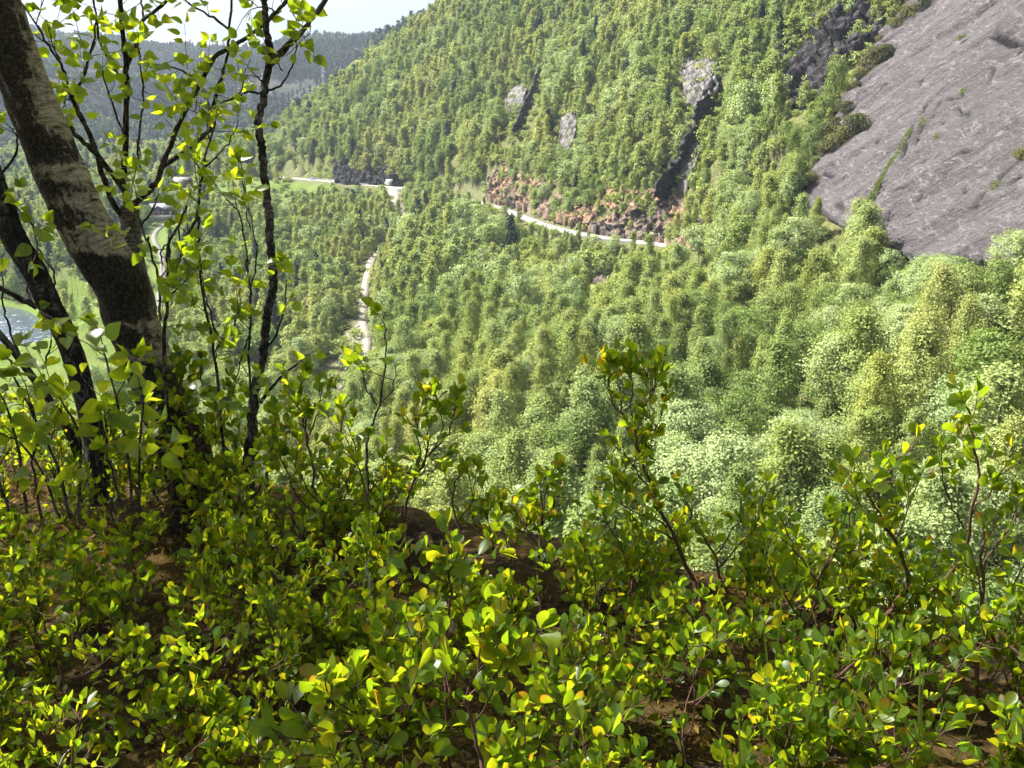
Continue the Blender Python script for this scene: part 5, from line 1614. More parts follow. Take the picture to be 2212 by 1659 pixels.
birch('birch_sapling', tp3[0], [(tp3, np.linspace(0.013, 0.008, len(tp3)), dk2)], [(z5((130, 860), (60, 770), (0, 690)), 6, 3), (z5((265, 820), (300, 720), (320, 640)), 6, 3), (z5((200, 870), (130, 760), (60, 560), (20, 420), (15, 250)), 6, 3)], 'thin dark stem crossing low in front of the river', (2.42, 2.4), 43, cat='sapling', bark=grey_bark, per_m=9, n_obj=60)

# the forked tree behind the leaning birch
fork_view = z1((905, 1900), (850, 1700), (826, 1560), (812, 1420), (805, 1290))
ft = smooth_path(np.array([near(*q, 2.75) for q in [(345, 1080), (330, 880), (312, 720)] + fork_view]), 8)
birch('birch_tree', ft[0], [(ft, np.linspace(0.034, 0.027, len(ft)), lambda v, a: 0.34 + 0.2 * (fbm(v * 25, 3, 9) - 0.5))],
      [(z1((800, 1290), (770, 1130), (780, 900), (790, 600), (785, 400), (762, 200), (750, -60)), 15, 10), (z1((795, 395), (850, 260), (890, 130), (950, 80), (1060, -20), (1150, -110)), 10, 7), (z1((890, 130), (885, 20), (870, -60)), 5, 3),
       (z1((815, 1285), (900, 1210), (965, 1140), (1010, 1030), (1080, 850), (1160, 680), (1260, 500), (1335, 360), (1450, 285), (1560, 215), (1640, 150), (1740, 60), (1800, -30)), 14, 6), (z1((1020, 1030), (1120, 960), (1230, 880), (1322, 775), (1335, 650), (1350, 560), (1390, 440), (1420, 300), (1430, 170), (1440, -40)), 11, 5),
       (z1((1420, 180), (1300, 95), (1200, 40), (1120, -40)), 6, 3), (z1((1350, 625), (1430, 620), (1500, 570), (1515, 480)), 5, 2.5), (z1((1190, 470), (1080, 420), (990, 400)), 5, 2.5), (z1((1165, 660), (1150, 560), (1160, 480)), 4, 2),
       (z1((795, 1210), (750, 1150), (680, 1060), (590, 950), (500, 870), (440, 790)), 13, 9), (z1((600, 950), (520, 750), (455, 640), (440, 600)), 7, 5), (z1((770, 1360), (700, 1260), (650, 1120), (580, 900), (470, 660), (440, 600)), 14, 9), (z1((440, 610), (415, 500), (380, 400), (300, 280), (225, 150), (145, 30)), 7, 3.5), (z1((450, 600), (525, 470), (545, 390), (585, 230), (600, 130)), 7, 3.5), (z1((410, 560), (400, 640), (385, 720)), 4, 3),
       (z1((740, 480), (690, 390), (620, 260), (600, 120), (580, -20)), 6, 4), (z1((870, 1060), (855, 900), (890, 640), (880, 440), (860, 300)), 5, 3), (z1((790, 880), (720, 700), (650, 500), (640, 430)), 5, 2.5), (z1((1330, 780), (1250, 720), (1200, 690)), 4, 2), (z1((1260, 560), (1300, 660), (1340, 700)), 3, 2), (z1((850, 870), (870, 960), (820, 1150)), 4, 2), (z1((225, 150), (250, 60), (280, -20)), 3, 2), (z1((380, 400), (330, 280), (300, 170)), 4, 2), (z1((300, 280), (260, 250), (215, 215)), 4, 2), (z1((505, 480), (560, 350), (590, 250)), 4, 2.5)],
      'forked young birch with bright yellow-green leaves behind the leaning trunk', (2.75, 2.55), 51, bark=grey_bark, per_m=13, lo=0.22, n_obj=290, gap=0.03)

# the slim tree
slim = z1((1690, -260), (1640, -60), (1648, 60), (1660, 200), (1682, 350), (1662, 450), (1640, 600), (1608, 770), (1628, 900), (1640, 1050), (1660, 1250), (1680, 1400)) + [(583, 512), (590, 581), (587, 634), (576, 686), (569, 755), (559, 807), (548, 860), (545, 929), (535, 1015), (528, 1120)]
sl = smooth_path(np.array([near(x, y, 2.5) for x, y in slim[::-1]]), 8)
sl += np.random.default_rng(3).normal(0, 0.0018, sl.shape)
birch('birch_tree', sl[0], [(sl, np.interp(np.linspace(0, 1, len(sl)), [0, 0.1, 0.3, 0.6, 0.8, 1], [0.016, 0.014, 0.0115, 0.0105, 0.0098, 0.007]), lambda v, a: 0.5 + 0.3 * (fbm(v * 30, 3, 12) - 0.5))],
      [(z1((1682, 400), (1760, 310), (1860, 220), (1930, 130), (2030, 0), (2100, -90)), 15, 9), (z1((1665, 130), (1720, 70), (1780, 20), (1850, -40)), 9, 6), (z1((1930, 140), (1930, 190), (1870, 260)), 3, 1.5), (z1((1640, 575), (1540, 572), (1480, 600), (1380, 640)), 6, 3), (z1((1660, 570), (1730, 540), (1790, 470), (1835, 350), (1845, 260)), 5, 2.5), (z5((1650, 700), (1720, 600), (1770, 420), (1780, 300)), 5, 3), (z5((1620, 1030), (1740, 880), (1850, 790)), 8, 4), (z1((1640, 520), (1600, 480), (1570, 470)), 4, 2), (z1((1730, 80), (1650, 40), (1560, 60)), 4, 2), (z1((1790, 20), (1830, 90), (1850, 160)), 3, 1.5), (z1((1760, 440), (1720, 390)), 3, 2)],
      'slim straight dark birch standing alone at the rim', (2.5, 2.48), 61, bark=grey_bark, per_m=9, lo=0.3, n_obj=120)

# thin saplings between the two
def sapling(limbs, label, seed, dep=2.3, per_m=12, lo=0.15, n_obj=70, leaf=0.033, gap=0.028):
    p = near(*limbs[0][0][0], dep)
    birch('birch_sapling', (p[0], p[1], p[2]), [], limbs, label, (dep, dep * 0.98), seed, cat='sapling', per_m=per_m, lo=lo, n_obj=n_obj, leaf=leaf, gap=gap)
sapling([([(500, 1120), (482, 960)] + z5((1350, 870), (1320, 650), (1270, 400), (1245, 180), (1240, 0)) + z1((1230, 1450), (1250, 1150), (1290, 930), (1340, 760)), 7, 4), (z1((1255, 1060), (1340, 980), (1420, 890), (1470, 800)), 4, 2), (z1((1250, 1060), (1200, 990), (1150, 900)), 3, 2), (z5((1375, 690), (1330, 550), (1280, 380), (1270, 300)), 5, 3), (z5((1350, 690), (1440, 570), (1485, 470)), 6, 3)], 'tall thin sapling with leaves along a straight stem left of the slim tree', 71, per_m=11)
sapling([([(550, 1100), (545, 940)] + z5((1560, 960), (1545, 720), (1560, 480), (1555, 300), (1530, 150)) + z1((1545, 1640), (1520, 1480), (1490, 1340), (1415, 1245)), 6, 3), (z5((1555, 330), (1590, 180), (1600, 60)) + z1((1590, 1500), (1560, 1350), (1540, 1230)), 4, 2), (z5((1545, 620), (1500, 750), (1465, 880)), 4, 2.5), (z1((1560, 1420), (1530, 1300), (1530, 1180)), 3, 1.5)], 'leafy sapling close against the slim tree', 73, per_m=17, n_obj=110)
sapling([([(372, 1080), (362, 900)] + z5((1020, 620), (1040, 450), (1045, 250), (1050, 60)) + z1((1040, 1640), (1050, 1510), (1110, 1400), (1160, 1280)), 9, 5), (z1((1055, 1500), (1000, 1560), (1010, 1640)), 4, 3), (z1((1150, 1480), (1220, 1370), (1235, 1250)), 6, 4), (z5((1060, 210), (1100, 195), (1140, 60)), 5, 2.5), (z5((1060, 360), (1150, 280), (1200, 230)), 4, 2), (z1((1110, 1400), (1130, 1550), (1150, 1620)), 4, 2), (z5((1000, 520), (985, 270), (950, 130), (920, 0)) + z1((920, 1550), (860, 1330)), 6, 4), (z5((985, 270), (1040, 200)), 4, 2), (z1((880, 1400), (940, 1310), (970, 1260)), 5, 3)], 'sapling with two upright stems right of the leaning trunk', 75, per_m=10)
rgz = np.random.default_rng(5)
sapling([([(795, 1060), (793, 960), (803, 925), (822, 860), (833, 790), (832, 730), (830, 700)], 6, 2.5), ([(815, 875), (795, 845), (785, 815)], 4, 2), ([(818, 870), (845, 850), (852, 820)], 3, 2)], 'lone bare twig with two leaves at its tip before the gravel track', 77, dep=2.15, per_m=1.2, lo=0.8, n_obj=12)
# leafy birch shoots low at the edge
def shoots(limbs, label, seed, dep, leaf=0.043, per_m=17, n_obj=150):
    p = near(*limbs[0][0][0], dep)
    birch('birch_bush', p, [], limbs, label, (dep, dep * 0.97), seed, cat='birch bush', per_m=per_m, lo=0.25, leaf=leaf, gap=0.032, tl=(0.05, 0.13), n_obj=n_obj, hang=0.35)
shoots([([(150, 1120), (120, 1000), (75, 900), (30, 815)], 8, 4), ([(170, 1120), (175, 960), (140, 880), (90, 810)], 7, 3), ([(60, 1130), (40, 980), (10, 870), (-20, 800)], 7, 3), ([(130, 1120), (90, 1020), (30, 950), (-30, 930)], 6, 3), ([(90, 1120), (70, 1000), (80, 920), (60, 850)], 6, 3), ([(20, 1120), (-10, 1000), (-30, 900)], 6, 3)], 'low birch bush with big shiny toothed leaves at the edge of the view', 81, 1.95, n_obj=240)
shoots([([(290, 1110), (275, 980), (255, 880), (235, 800), (222, 745)], 7, 3), ([(300, 1100), (300, 960), (310, 880), (300, 820)], 6, 3), ([(265, 1100), (235, 990), (230, 900), (260, 840)], 6, 3), ([(250, 1110), (210, 1000), (215, 930)], 5, 2.5)], 'leafy birch shoots in front of the foot of the leaning trunk', 83, 2.0, n_obj=170)

# ---------------------------------------------------------------- houses, vehicles and other things in the valley
dark_wood = plain('dark_timber', (0.022, 0.020, 0.026), 0.8, 0.2, 0.3, 2)
roof_slate = plain('roof_slate', (0.17, 0.165, 0.18), 0.7, 0.3, 0.2, 1)
white_paint = plain('white_paint', (0.75, 0.75, 0.74), 0.5, 0.4, 0.05, 1)
red_paint = plain('red_paint', (0.42, 0.025, 0.03), 0.45, 0.5, 0.1, 1)
blue_paint = plain('blue_paint', (0.03, 0.07, 0.22), 0.4, 0.5, 0.1, 1)
black_rubber = plain('black_rubber', (0.02, 0.02, 0.02), 0.9, 0.1, 0.2, 3)
steel = plain('galvanised_steel', (0.52, 0.54, 0.57), 0.4, 0.5, 0.1, 2, 0.6)
concrete = plain('concrete', (0.30, 0.295, 0.28), 0.9, 0.2, 0.25, 1)
n = N('window_glass')
glass = n.done(n.bsdf((0.02, 0.025, 0.03), 0.1, 0.6))
blossom = plain('red_flowers', (0.45, 0.03, 0.02), 0.7, 0.2, 0.3, 8)

def part(mb, name, mt, parent, smooth=False):
    return link(name, mb.mesh(name, [mt], smooth), parent)

def house(loc, rz, label, big):
    e = empty('house', loc, label, 'house')
    e.rotation_euler = (0, 0, rz)
    w, d, h = (7.0, 4.2, 3.6) if big else (5.0, 3.6, 3.2)
    part(MB().box((-w, -d, -2.5), (w, d, h)), 'wall', dark_wood, e)
    # gables of the main body
    g_ = MB()
    for s in (-1, 1):
        x = s * (w - 0.05)
        g_.add([(x - 0.05, -d, h), (x - 0.05, d, h), (x - 0.05, 0, h + 2.4), (x + 0.05, -d, h), (x + 0.05, d, h), (x + 0.05, 0, h + 2.4)], [(0, 1, 2), (5, 4, 3)]).add([(x - 0.05, -d, h), (x + 0.05, -d, h), (x + 0.05, 0, h + 2.4), (x - 0.05, 0, h + 2.4)], [(0, 1, 2, 3)])
    part(g_, 'gable', dark_wood, e)
    r = MB()
    def pitch(a, b, c, d_, t=0.18):
        q = np.array([a, b, c, d_], float)
        r.add(np.concatenate([q, q + [0, 0, t]]), [(0, 3, 2, 1), (4, 5, 6, 7), (0, 1, 5, 4), (1, 2, 6, 5), (2, 3, 7, 6), (3, 0, 4, 7)])
    ov = 0.6
    pitch((-w - ov, -d - ov, h - 0.34), (w + ov, -d - ov, h - 0.34), (w + ov, 0, h + 2.42), (-w - ov, 0, h + 2.42))
    pitch((w + ov, d + ov, h - 0.34), (-w - ov, d + ov, h - 0.34), (-w - ov, 0.01, h + 2.42), (w + ov, 0.01, h + 2.42))
    if big:
        # front wing with its gable to the valley
        wing = MB().box((-5.4, -d - 3.0, -2.5), (2.2, -d + 0.05, h - 0.2))
        wing.add([(-5.4, -d - 2.95, h - 0.2), (2.2, -d - 2.95, h - 0.2), (-1.6, -d - 2.95, h + 1.7)], [(0, 1, 2)])
        part(wing, 'wing', dark_wood, e)
        pitch((-6.0, -d - 3.6, h - 0.6), (-1.6, -d - 3.6, h + 1.75), (-1.6, 0, h + 1.75), (-6.0, 0, h - 0.6))
        pitch((-1.59, -d - 3.6, h + 1.75), (2.8, -d - 3.6, h - 0.6), (2.8, 0, h - 0.6), (-1.59, 0, h + 1.75))
    ro = part(r, 'roof', roof_slate, e)
    part(MB().box((-0.5, 0.4, h + 1.6), (0.4, 1.2, h + 3.3)), 'chimney', plain('chimney_brick', (0.05, 0.045, 0.045), 0.9, 0.1), ro)
    front = -d - 3.0 if big else -d
    for xw in ((-4.2, -1.8, 0.6) if big else (-3.0, -0.6, 2.4)):
        f = MB().box((xw - 0.75, front - 0.06, 0.7), (xw + 0.75, front - 0.003, 2.2))
        wo_ = part(f, 'window', white_paint, e)
        p_ = MB().box((xw - 0.6, front - 0.09, 0.85), (xw - 0.06, front - 0.055, 2.05)).box((xw + 0.06, front - 0.09, 0.85), (xw + 0.6, front - 0.055, 2.05))
        part(p_, 'pane', glass, wo_)
    if big:
        dr = part(MB().box((4.0, -d - 0.06, 0.0), (5.0, -d - 0.003, 2.1)), 'door', white_paint, e)
        part(MB().box((4.82, -d - 0.14, 0.95), (4.9, -d - 0.05, 1.1)), 'handle', steel, dr)
        part(MB().box((-7.0, front - 3.2, -2.5), (6.5, front - 0.01, -0.3)), 'terrace', concrete, e)
        part(MB().box((-7.0, front - 3.2, -0.31), (6.5, front - 3.0, 0.5)), 'terrace_wall', white_paint, e)
        fl = MB()
        rgf = np.random.default_rng(4)
        for i in range(60):
            x = rgf.uniform(-5.5, 2.2); s = rgf.uniform(0.12, 0.25)
            fl.box((x - s, front - 2.6 - s, -0.1), (x + s, front - 2.6 + s, rgf.uniform(0.4, 0.95)))
        part(fl, 'flower_bed', blossom, e)
    return e
def ground_at(x, y, lo=300.0):
    d = hit(x, y, lo=lo)
    p = at(x, y, d)
    p[2] = float(hgt(p[0], p[1]))
    return p
hp = ground_at(352, 466)
house(hp + np.array([0, 0, 1.0]), R(16), 'dark timber house with grey roof and front gable below the road', True)
hp2 = ground_at(396, 405)
house(hp2 + np.array([0, 0, 0.8]), R(-12), 'smaller dark house half hidden in trees behind the gabled one', False)

def wheel_set(e, xs, y, r, wdt):
    for x in xs:
        for s in (-1, 1):
            ang = np.linspace(0, 2 * math.pi, 15)[:-1]
            def disc(rr, y0, y1):
                a = np.stack([x + rr * np.cos(ang), np.full(14, y0), r + rr * np.sin(ang)], 1)
                b = a.copy(); b[:, 1] = y1
                v = np.concatenate([a, b]); i = np.arange(14); j = (i + 1) % 14
                m_ = MB().add(v, np.stack([i, j, 14 + j, 14 + i], 1))
                m_.f.append(np.array([list(range(14))])); m_.m.append(np.array([0])); m_.f.append(np.array([list(range(27, 13, -1))])); m_.m.append(np.array([0]))
                return m_
            wh = part(disc(r, s * y - wdt / 2, s * y + wdt / 2), 'wheel', black_rubber, e)
            part(disc(r * 0.55, s * (y + 0.02) - wdt / 2, s * (y + 0.02) + wdt / 2), 'rim', steel, wh)

def extrude_profile(pts, y0, y1, mat=0):
    p = np.asarray(pts, float); k = len(p)
    a = np.stack([p[:, 0], np.full(k, y0), p[:, 1]], 1); b = a.copy(); b[:, 1] = y1
    m_ = MB().add(np.concatenate([a, b]), np.stack([np.arange(k), (np.arange(k) + 1) % k, k + (np.arange(k) + 1) % k, k + np.arange(k)], 1))
    m_.f.append(np.array([list(range(k - 1, -1, -1))])); m_.m.append(np.array([0])); m_.f.append(np.array([list(range(k, 2 * k))])); m_.m.append(np.array([0]))
    return m_

def road_pose(x, y, off):
    """point on the road surface and the road's heading"""
    p = dz(x, y, -57)
    i = int(np.argmin(np.hypot(road_line[:, 0] - p[0], road_line[:, 1] - p[1])))
    t = road_line[min(i + 1, len(road_line) - 1)] - road_line[max(i - 1, 0)]
    t = t / np.hypot(t[0], t[1])
    nrm = np.array([-t[1], t[0], 0])
    return road_line[i] + nrm * off + np.array([0, 0, 0.01]), math.atan2(t[1], t[0])

# white van, its flank to the viewer
loc_, hd = road_pose(836, 402, 1.4)
e = empty('van', loc_, 'white high-roofed van on the road before the dark cliff', 'van')
e.rotation_euler = (0, 0, hd + math.pi)
e.scale = (1.15, 1.15, 1.3)
part(extrude_profile([(-2.7, 0.4), (2.6, 0.4), (2.75, 0.9), (2.6, 1.25), (1.9, 1.5), (1.3, 2.5), (1.0, 2.85), (-2.6, 2.9), (-2.75, 2.6)], -1.0, 1.0), 'body', white_paint, e)
for s in (-1, 1):
    part(extrude_profile([(1.0, 1.55), (1.75, 1.55), (1.25, 2.35), (1.0, 2.35)], s * 1.003 - 0.01, s * 1.003 + 0.01), 'side_window', glass, e)
part(MB().add([(1.93, -0.85, 1.53), (1.93, 0.85, 1.53), (1.37, 0.85, 2.45), (1.37, -0.85, 2.45)], [(0, 1, 2, 3)]), 'windscreen', glass, e)
wheel_set(e, (-1.7, 1.7), 0.92, 0.36, 0.24)
for s in (-1, 1):
    part(MB().box((2.66, s * 0.75 - 0.18, 0.85), (2.78, s * 0.75 + 0.18, 1.05)), 'headlight', steel, e)

# red truck at the far end of the road
loc_, hd = road_pose(516, 373, 1.5)
e = empty('truck', loc_, 'red tipper truck standing at the far bend of the road', 'truck')
e.rotation_euler = (0, 0, hd)
part(MB().box((-3.6, -1.0, 0.55), (3.4, 1.0, 0.9)), 'chassis', black_rubber, e)
part(extrude_profile([(1.9, 0.9), (3.5, 0.9), (3.5, 1.9), (3.2, 3.0), (1.9, 3.05)], -1.15, 1.15), 'cab', red_paint, e)
part(MB().add([(3.505, -1.0, 1.95), (3.505, 1.0, 1.95), (3.22, 1.0, 2.85), (3.22, -1.0, 2.85)], [(0, 1, 2, 3)]), 'windscreen', glass, e)
b_ = MB().box((-3.7, -1.2, 0.95), (1.7, 1.2, 1.15)).box((-3.7, -1.2, 1.15), (1.7, -1.1, 2.6)).box((-3.7, 1.1, 1.15), (1.7, 1.2, 2.6)).box((1.6, -1.1, 1.15), (1.7, 1.1, 2.9)).box((-3.7, -1.1, 1.15), (-3.6, 1.1, 2.5))
part(b_, 'tipper_body', red_paint, e)
for x in (-2.8, -1.2, 0.6):
    part(MB().box((x - 0.08, -1.27, 0.98), (x + 0.08, -1.203, 2.6)), 'rib', white_paint, e)
wheel_set(e, (-2.7, -1.6, 2.6), 1.0, 0.48, 0.3)

# a blue car by the rail
loc_, hd = road_pose(656, 391, -1.7)
e = empty('car', loc_, 'small blue car on the road next to the guard rail', 'car')
e.rotation_euler = (0, 0, hd)
part(extrude_profile([(-2.0, 0.35), (2.0, 0.35), (2.1, 0.7), (1.2, 0.92), (0.6, 1.42), (-1.0, 1.45), (-1.8, 0.95), (-2.1, 0.85)], -0.82, 0.82), 'body', blue_paint, e)
for s in (-1, 1):
    part(extrude_profile([(-1.45, 0.95), (1.0, 0.95), (0.55, 1.35), (-0.95, 1.37)], s * 0.823 - 0.008, s * 0.823 + 0.008), 'side_window', glass, e)
wheel_set(e, (-1.3, 1.3), 0.76, 0.31, 0.2)

# guard rail along the outer edge
i0 = int(np.argmin(np.abs(project(road_line)[0] - 475))); i1 = int(np.argmin(np.abs(project(road_line)[0][:70] - 800)))
seg = road_line[min(i0, i1):max(i0, i1) + 1]
tng = np.gradient(seg[:, :2], axis=0); tng /= np.linalg.norm(tng, axis=1, keepdims=True)
side_n = np.stack([-tng[:, 1], tng[:, 0]], 1)
mid_ = len(seg) // 2
sgn = 1.0 if np.hypot(*(seg[mid_, :2] + side_n[mid_] * 3)) < np.hypot(*seg[mid_, :2]) else -1.0
rl = np.concatenate([seg[:, :2] + sgn * side_n * 3.45, seg[:, 2:]], 1)
e = empty('guard_rail', rl[mid_], 'long steel guard rail along the outer edge of the road', 'guard rail')
k_ = len(rl)
v = []
for dzv, dn in ((0.50, 0.0), (0.58, 0.05), (0.66, 0.0), (0.74, 0.05), (0.82, 0.0)):
    q = rl.copy(); q[:, :2] += sgn * side_n * dn; q[:, 2] += dzv
    v.append(q - rl[mid_])
i = np.arange(k_ - 1)
link('rail', mesh_np('rail', np.concatenate(v), np.concatenate([np.stack([r_ * k_ + i, r_ * k_ + i + 1, (r_ + 1) * k_ + i + 1, (r_ + 1) * k_ + i], 1) for r_ in range(4)]), [steel]), e)
pm = MB()
Lr = np.concatenate([[0], np.cumsum(np.hypot(*np.diff(rl[:, :2], axis=0).T))])
for s_ in np.arange(1, Lr[-1], 4.0):
    c_ = np.array([np.interp(s_, Lr, rl[:, a]) for a in range(3)]) - rl[mid_]
    pm.box(c_ + [-0.05, -0.05, -0.6], c_ + [0.05, 0.05, 0.8])
link('rail_posts', pm.mesh('rail_posts', [steel]), e)['kind'] = 'stuff'

def road_sign(x, y, col, label, h=2.6):
    p = dz(x, y, -57); p[2] = float(hgt(p[0], p[1]))
    e = empty('road_sign', p, label, 'road sign')
    part(MB().tube(np.array([[0, 0, -0.4], [0, 0, h]]), 0.05, 8), 'post', steel, e)
    part(MB().box((-0.55, -0.09, h - 1.1), (0.55, -0.055, h)), 'plate', col, e)
road_sign(706, 384, blue_paint, 'blue road sign on a post at the foot of the hill')
road_sign(597, 386, black_rubber, 'dark road sign seen from behind at the outer road edge')

# retaining wall under the road, and the concrete mouth beside it
px_, py_, pd_ = project(road_line)
j0, j1 = int(np.argmin(np.abs(px_[60:125] - 1275))) + 60, int(np.argmin(np.abs(px_[60:125] - 1375))) + 60
seg = road_line[j0:j1 + 1]
tng = np.gradient(seg[:, :2], axis=0); tng /= np.linalg.norm(tng, axis=1, keepdims=True)
nn = np.stack([-tng[:, 1], tng[:, 0]], 1)
sg = 1.0 if np.hypot(*(seg[3, :2] + nn[3] * 3)) < np.hypot(*seg[3, :2]) else -1.0
out_ = np.concatenate([seg[:, :2] + sg * nn * 3.75, seg[:, 2:] + 0.25], 1)
inn = np.concatenate([seg[:, :2] + sg * nn * 3.25, seg[:, 2:] + 0.25], 1)
low_ = np.concatenate([seg[:, :2] + sg * nn * 4.3, seg[:, 2:] - 6.5], 1)
k_ = len(seg); i = np.arange(k_ - 1)
o0 = out_[k_ // 2]
link('retaining_wall', mesh_np('retaining_wall', np.concatenate([inn, out_, low_]) - o0, np.concatenate([np.stack([r_ * k_ + i, r_ * k_ + i + 1, (r_ + 1) * k_ + i + 1, (r_ + 1) * k_ + i], 1) for r_ in range(2)]), [plain('wall_stone', (0.11, 0.105, 0.11), 0.9, 0.15, 0.5, 1.2)]), label='dark stone retaining wall under the road above the brown gully', cat='wall').location = o0
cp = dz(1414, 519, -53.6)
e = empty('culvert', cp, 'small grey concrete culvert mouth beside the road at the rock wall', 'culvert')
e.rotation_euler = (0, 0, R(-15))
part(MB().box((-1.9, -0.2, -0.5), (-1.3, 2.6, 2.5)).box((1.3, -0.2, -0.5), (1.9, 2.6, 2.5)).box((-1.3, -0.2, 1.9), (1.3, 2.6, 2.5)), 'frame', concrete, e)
part(MB().box((-1.297, 1.6, -0.5), (1.297, 2.6, 1.897)), 'back', black_rubber, e)  # black fill: the shade inside the mouth put in as colour

# fallen pale trunks and stones
pale_wood = plain('bleached_wood', (0.62, 0.60, 0.56), 0.8, 0.2, 0.2, 3)
def over(x, y, lift, lo=120.0):
    d = hit(x, y, lo=lo); p = at(x, y, d - 4.0); p[2] = p[2] + lift
    return p
def log(a, b, r_, label, twig=None):
    A, B = over(*a, 0.0), over(*b, 0.0)
    d0 = min(np.hypot(*A[:2]), np.hypot(*B[:2])); A = at(*a, d0); B = at(*b, d0 - 1)
    e = empty('fallen_trunk', A, label, 'fallen trunk')
    m_ = (A + B) / 2 + np.array([0, 0, 0.12])
    part(MB().tube(np.array([A, m_, B]) - A, [r_, r_ * 0.9, r_ * 0.6], 8), 'trunk', pale_wood, e, True)
    if twig:
        for t_ in twig:
            T = at(*t_, d0 - 1.5)
            part(MB().tube(np.array([m_, (m_ + T) / 2 + [0, 0, 0.1], T]) - A, [r_ * 0.6, r_ * 0.4, r_ * 0.25], 6), 'branch', pale_wood, e, True)
log((1288, 598), (1313, 615), 0.28, 'bleached fallen birch trunk with a side branch in the brown gully', [(1314, 602), (1301, 594)])
log((1334, 577), (1350, 564), 0.42, 'thick pale trunk lying higher beside the brown gully')
log((1284, 571), (1296, 565), 0.16, 'thin pale stick under the retaining wall')

def boulder(p, s, seed, mt, label, group=None):
    rg_ = np.random.default_rng(seed)
    nu, nv_ = 10, 7
    th, ph = np.meshgrid(np.linspace(0, 2 * math.pi, nu, endpoint=False), np.linspace(0.08, math.pi - 0.08, nv_))
    d = np.stack([np.sin(ph) * np.cos(th), np.sin(ph) * np.sin(th), np.cos(ph)], -1).reshape(-1, 3)
    v1 = cellnoise(d * 1.3 + rg_.uniform(0, 50, 3), seed)[1]
    v = d * (0.75 + 0.5 * v1)[:, None] * s * rg_.uniform(0.75, 1.25, 3)
    i = np.arange(nu * nv_).reshape(nv_, nu); ip = np.roll(i, -1, 1)
    f = np.stack([i[1:].ravel(), ip[1:].ravel(), ip[:-1].ravel(), i[:-1].ravel()], 1)
    me = mesh_np('boulder', v, [f, np.array([list(i[0])]), np.array([list(i[-1][::-1])])], [mt])
    o = link('boulder', me, label=label, cat='boulder', group=group)
    o.location = p
BD = [(748, 638, 0.9, 'pale boulder beside the dark post at the track'), (761, 651, 0.7, 'small boulder on the verge below the dark post'), (764, 662, 1.2, 'squat dark-sided boulder above the shadow on the track'), (774, 706, 1.2, 'white boulder touching the middle of the track'), (776, 733, 1.3, 'upright white boulder at the lower bend of the track'), (725, 829, 1.5, 'split white boulder at the bottom end of the track'), (804, 630, 0.8, 'flat stone on the uphill side of the track'), (1326, 590, 1.6, 'white block lodged between the pale trunks')]
for i_, (x, y, s, lb) in enumerate(BD):
    p = ground_at(x, y, 150); boulder(p, s * 0.55, 700 + i_, grey_rock if i_ not in (3, 4, 5, 7) else pale_wood, lb)
pp = ground_at(763, 648, 200)
e = empty('wooden_post', pp, 'dark wooden post at the left verge of the gravel track', 'post')
part(MB().tube(np.array([[0, 0, -0.3], [0.03, 0, 1.2], [0, 0.02, 2.6]]), [0.22, 0.2, 0.18], 8), 'shaft', dark_wood, e, True)

# pylons on the far hill
def pylon(x, y, h, label):
    a, b, c = project(np.stack([FX.ravel(), FY.ravel(), FZ.ravel()], 1))
    k_ = int(np.argmin(np.hypot(a - x, b - y)))
    p = np.array([FX.ravel()[k_], FY.ravel()[k_], FZ.ravel()[k_]])
    e = empty('pylon', p, label, 'pylon')
    wq = h * 0.13
    def leg(sx_, sy_): return np.array([[sx_ * wq, sy_ * wq, -1], [sx_ * wq * 0.25, sy_ * wq * 0.25, h * 0.7], [sx_ * 0.2, sy_ * 0.2, h]])
    for sx_ in (-1, 1):
        for sy_ in (-1, 1):
            part(MB().tube(leg(sx_, sy_), 0.22, 4), 'leg', steel, e)
    br_ = MB()
    for i in range(6):
        z0, z1_ = h * i / 7, h * (i + 1) / 7
        w0, w1 = wq * max(0.2, 1 - z0 / h * 1.05), wq * max(0.2, 1 - z1_ / h * 1.05)
        for s in (-1, 1):
            br_.tube(np.array([[-w0, s * w0, z0], [w1, s * w1, z1_]]), 0.12, 3).tube(np.array([[w0, s * w0, z0], [-w1, s * w1, z1_]]), 0.12, 3)
    part(br_, 'bracing', steel, e)
    for z in (0.7, 0.84):
        part(MB().tube(np.array([[-h * 0.22, 0, h * z], [h * 0.22, 0, h * z]]), 0.2, 4), 'crossarm', steel, e)
pylon(524, 232, 32, 'faint steel pylon on the far hill left of its twin')
pylon(541, 236, 34, 'faint steel pylon on the far hill right of its twin')
pylon(700, 178, 30, 'single faint steel pylon high on the far hill')

# ---------------------------------------------------------------- shrubs and moss on the slab
juniper_leaf = leaf_mat('juniper_needles', [(0.0, (0.075, 0.09, 0.03)), (1.0, (0.12, 0.115, 0.045))], 0.2, (1, 1, 0.6), 0.7, 0.1)
heath_leaf = leaf_mat('heath_leaf', [(0.0, (0.11, 0.10, 0.045)), (1.0, (0.16, 0.17, 0.06))], 0.25, (1, 1, 0.6), 0.7, 0.1)
green_tuft = leaf_mat('slab_grass', [(0.0, (0.10, 0.15, 0.03)), (1.0, (0.15, 0.19, 0.04))], 0.3, (1.1, 1.1, 0.6), 0.7, 0.1)
variant('juniper0', juniper_leaf, bark_dark, seed=260, h=3.6, cr=2.4, low=0.03, shape=ROUND, nl=1500, ls=0.2, spread=0.5, limbs=16, trunk_r=0.06)
variant('juniper1', heath_leaf, bark_dark, seed=261, h=2.6, cr=2.3, low=0.03, shape=ROUND, nl=1200, ls=0.2, spread=0.5, limbs=14, trunk_r=0.05)
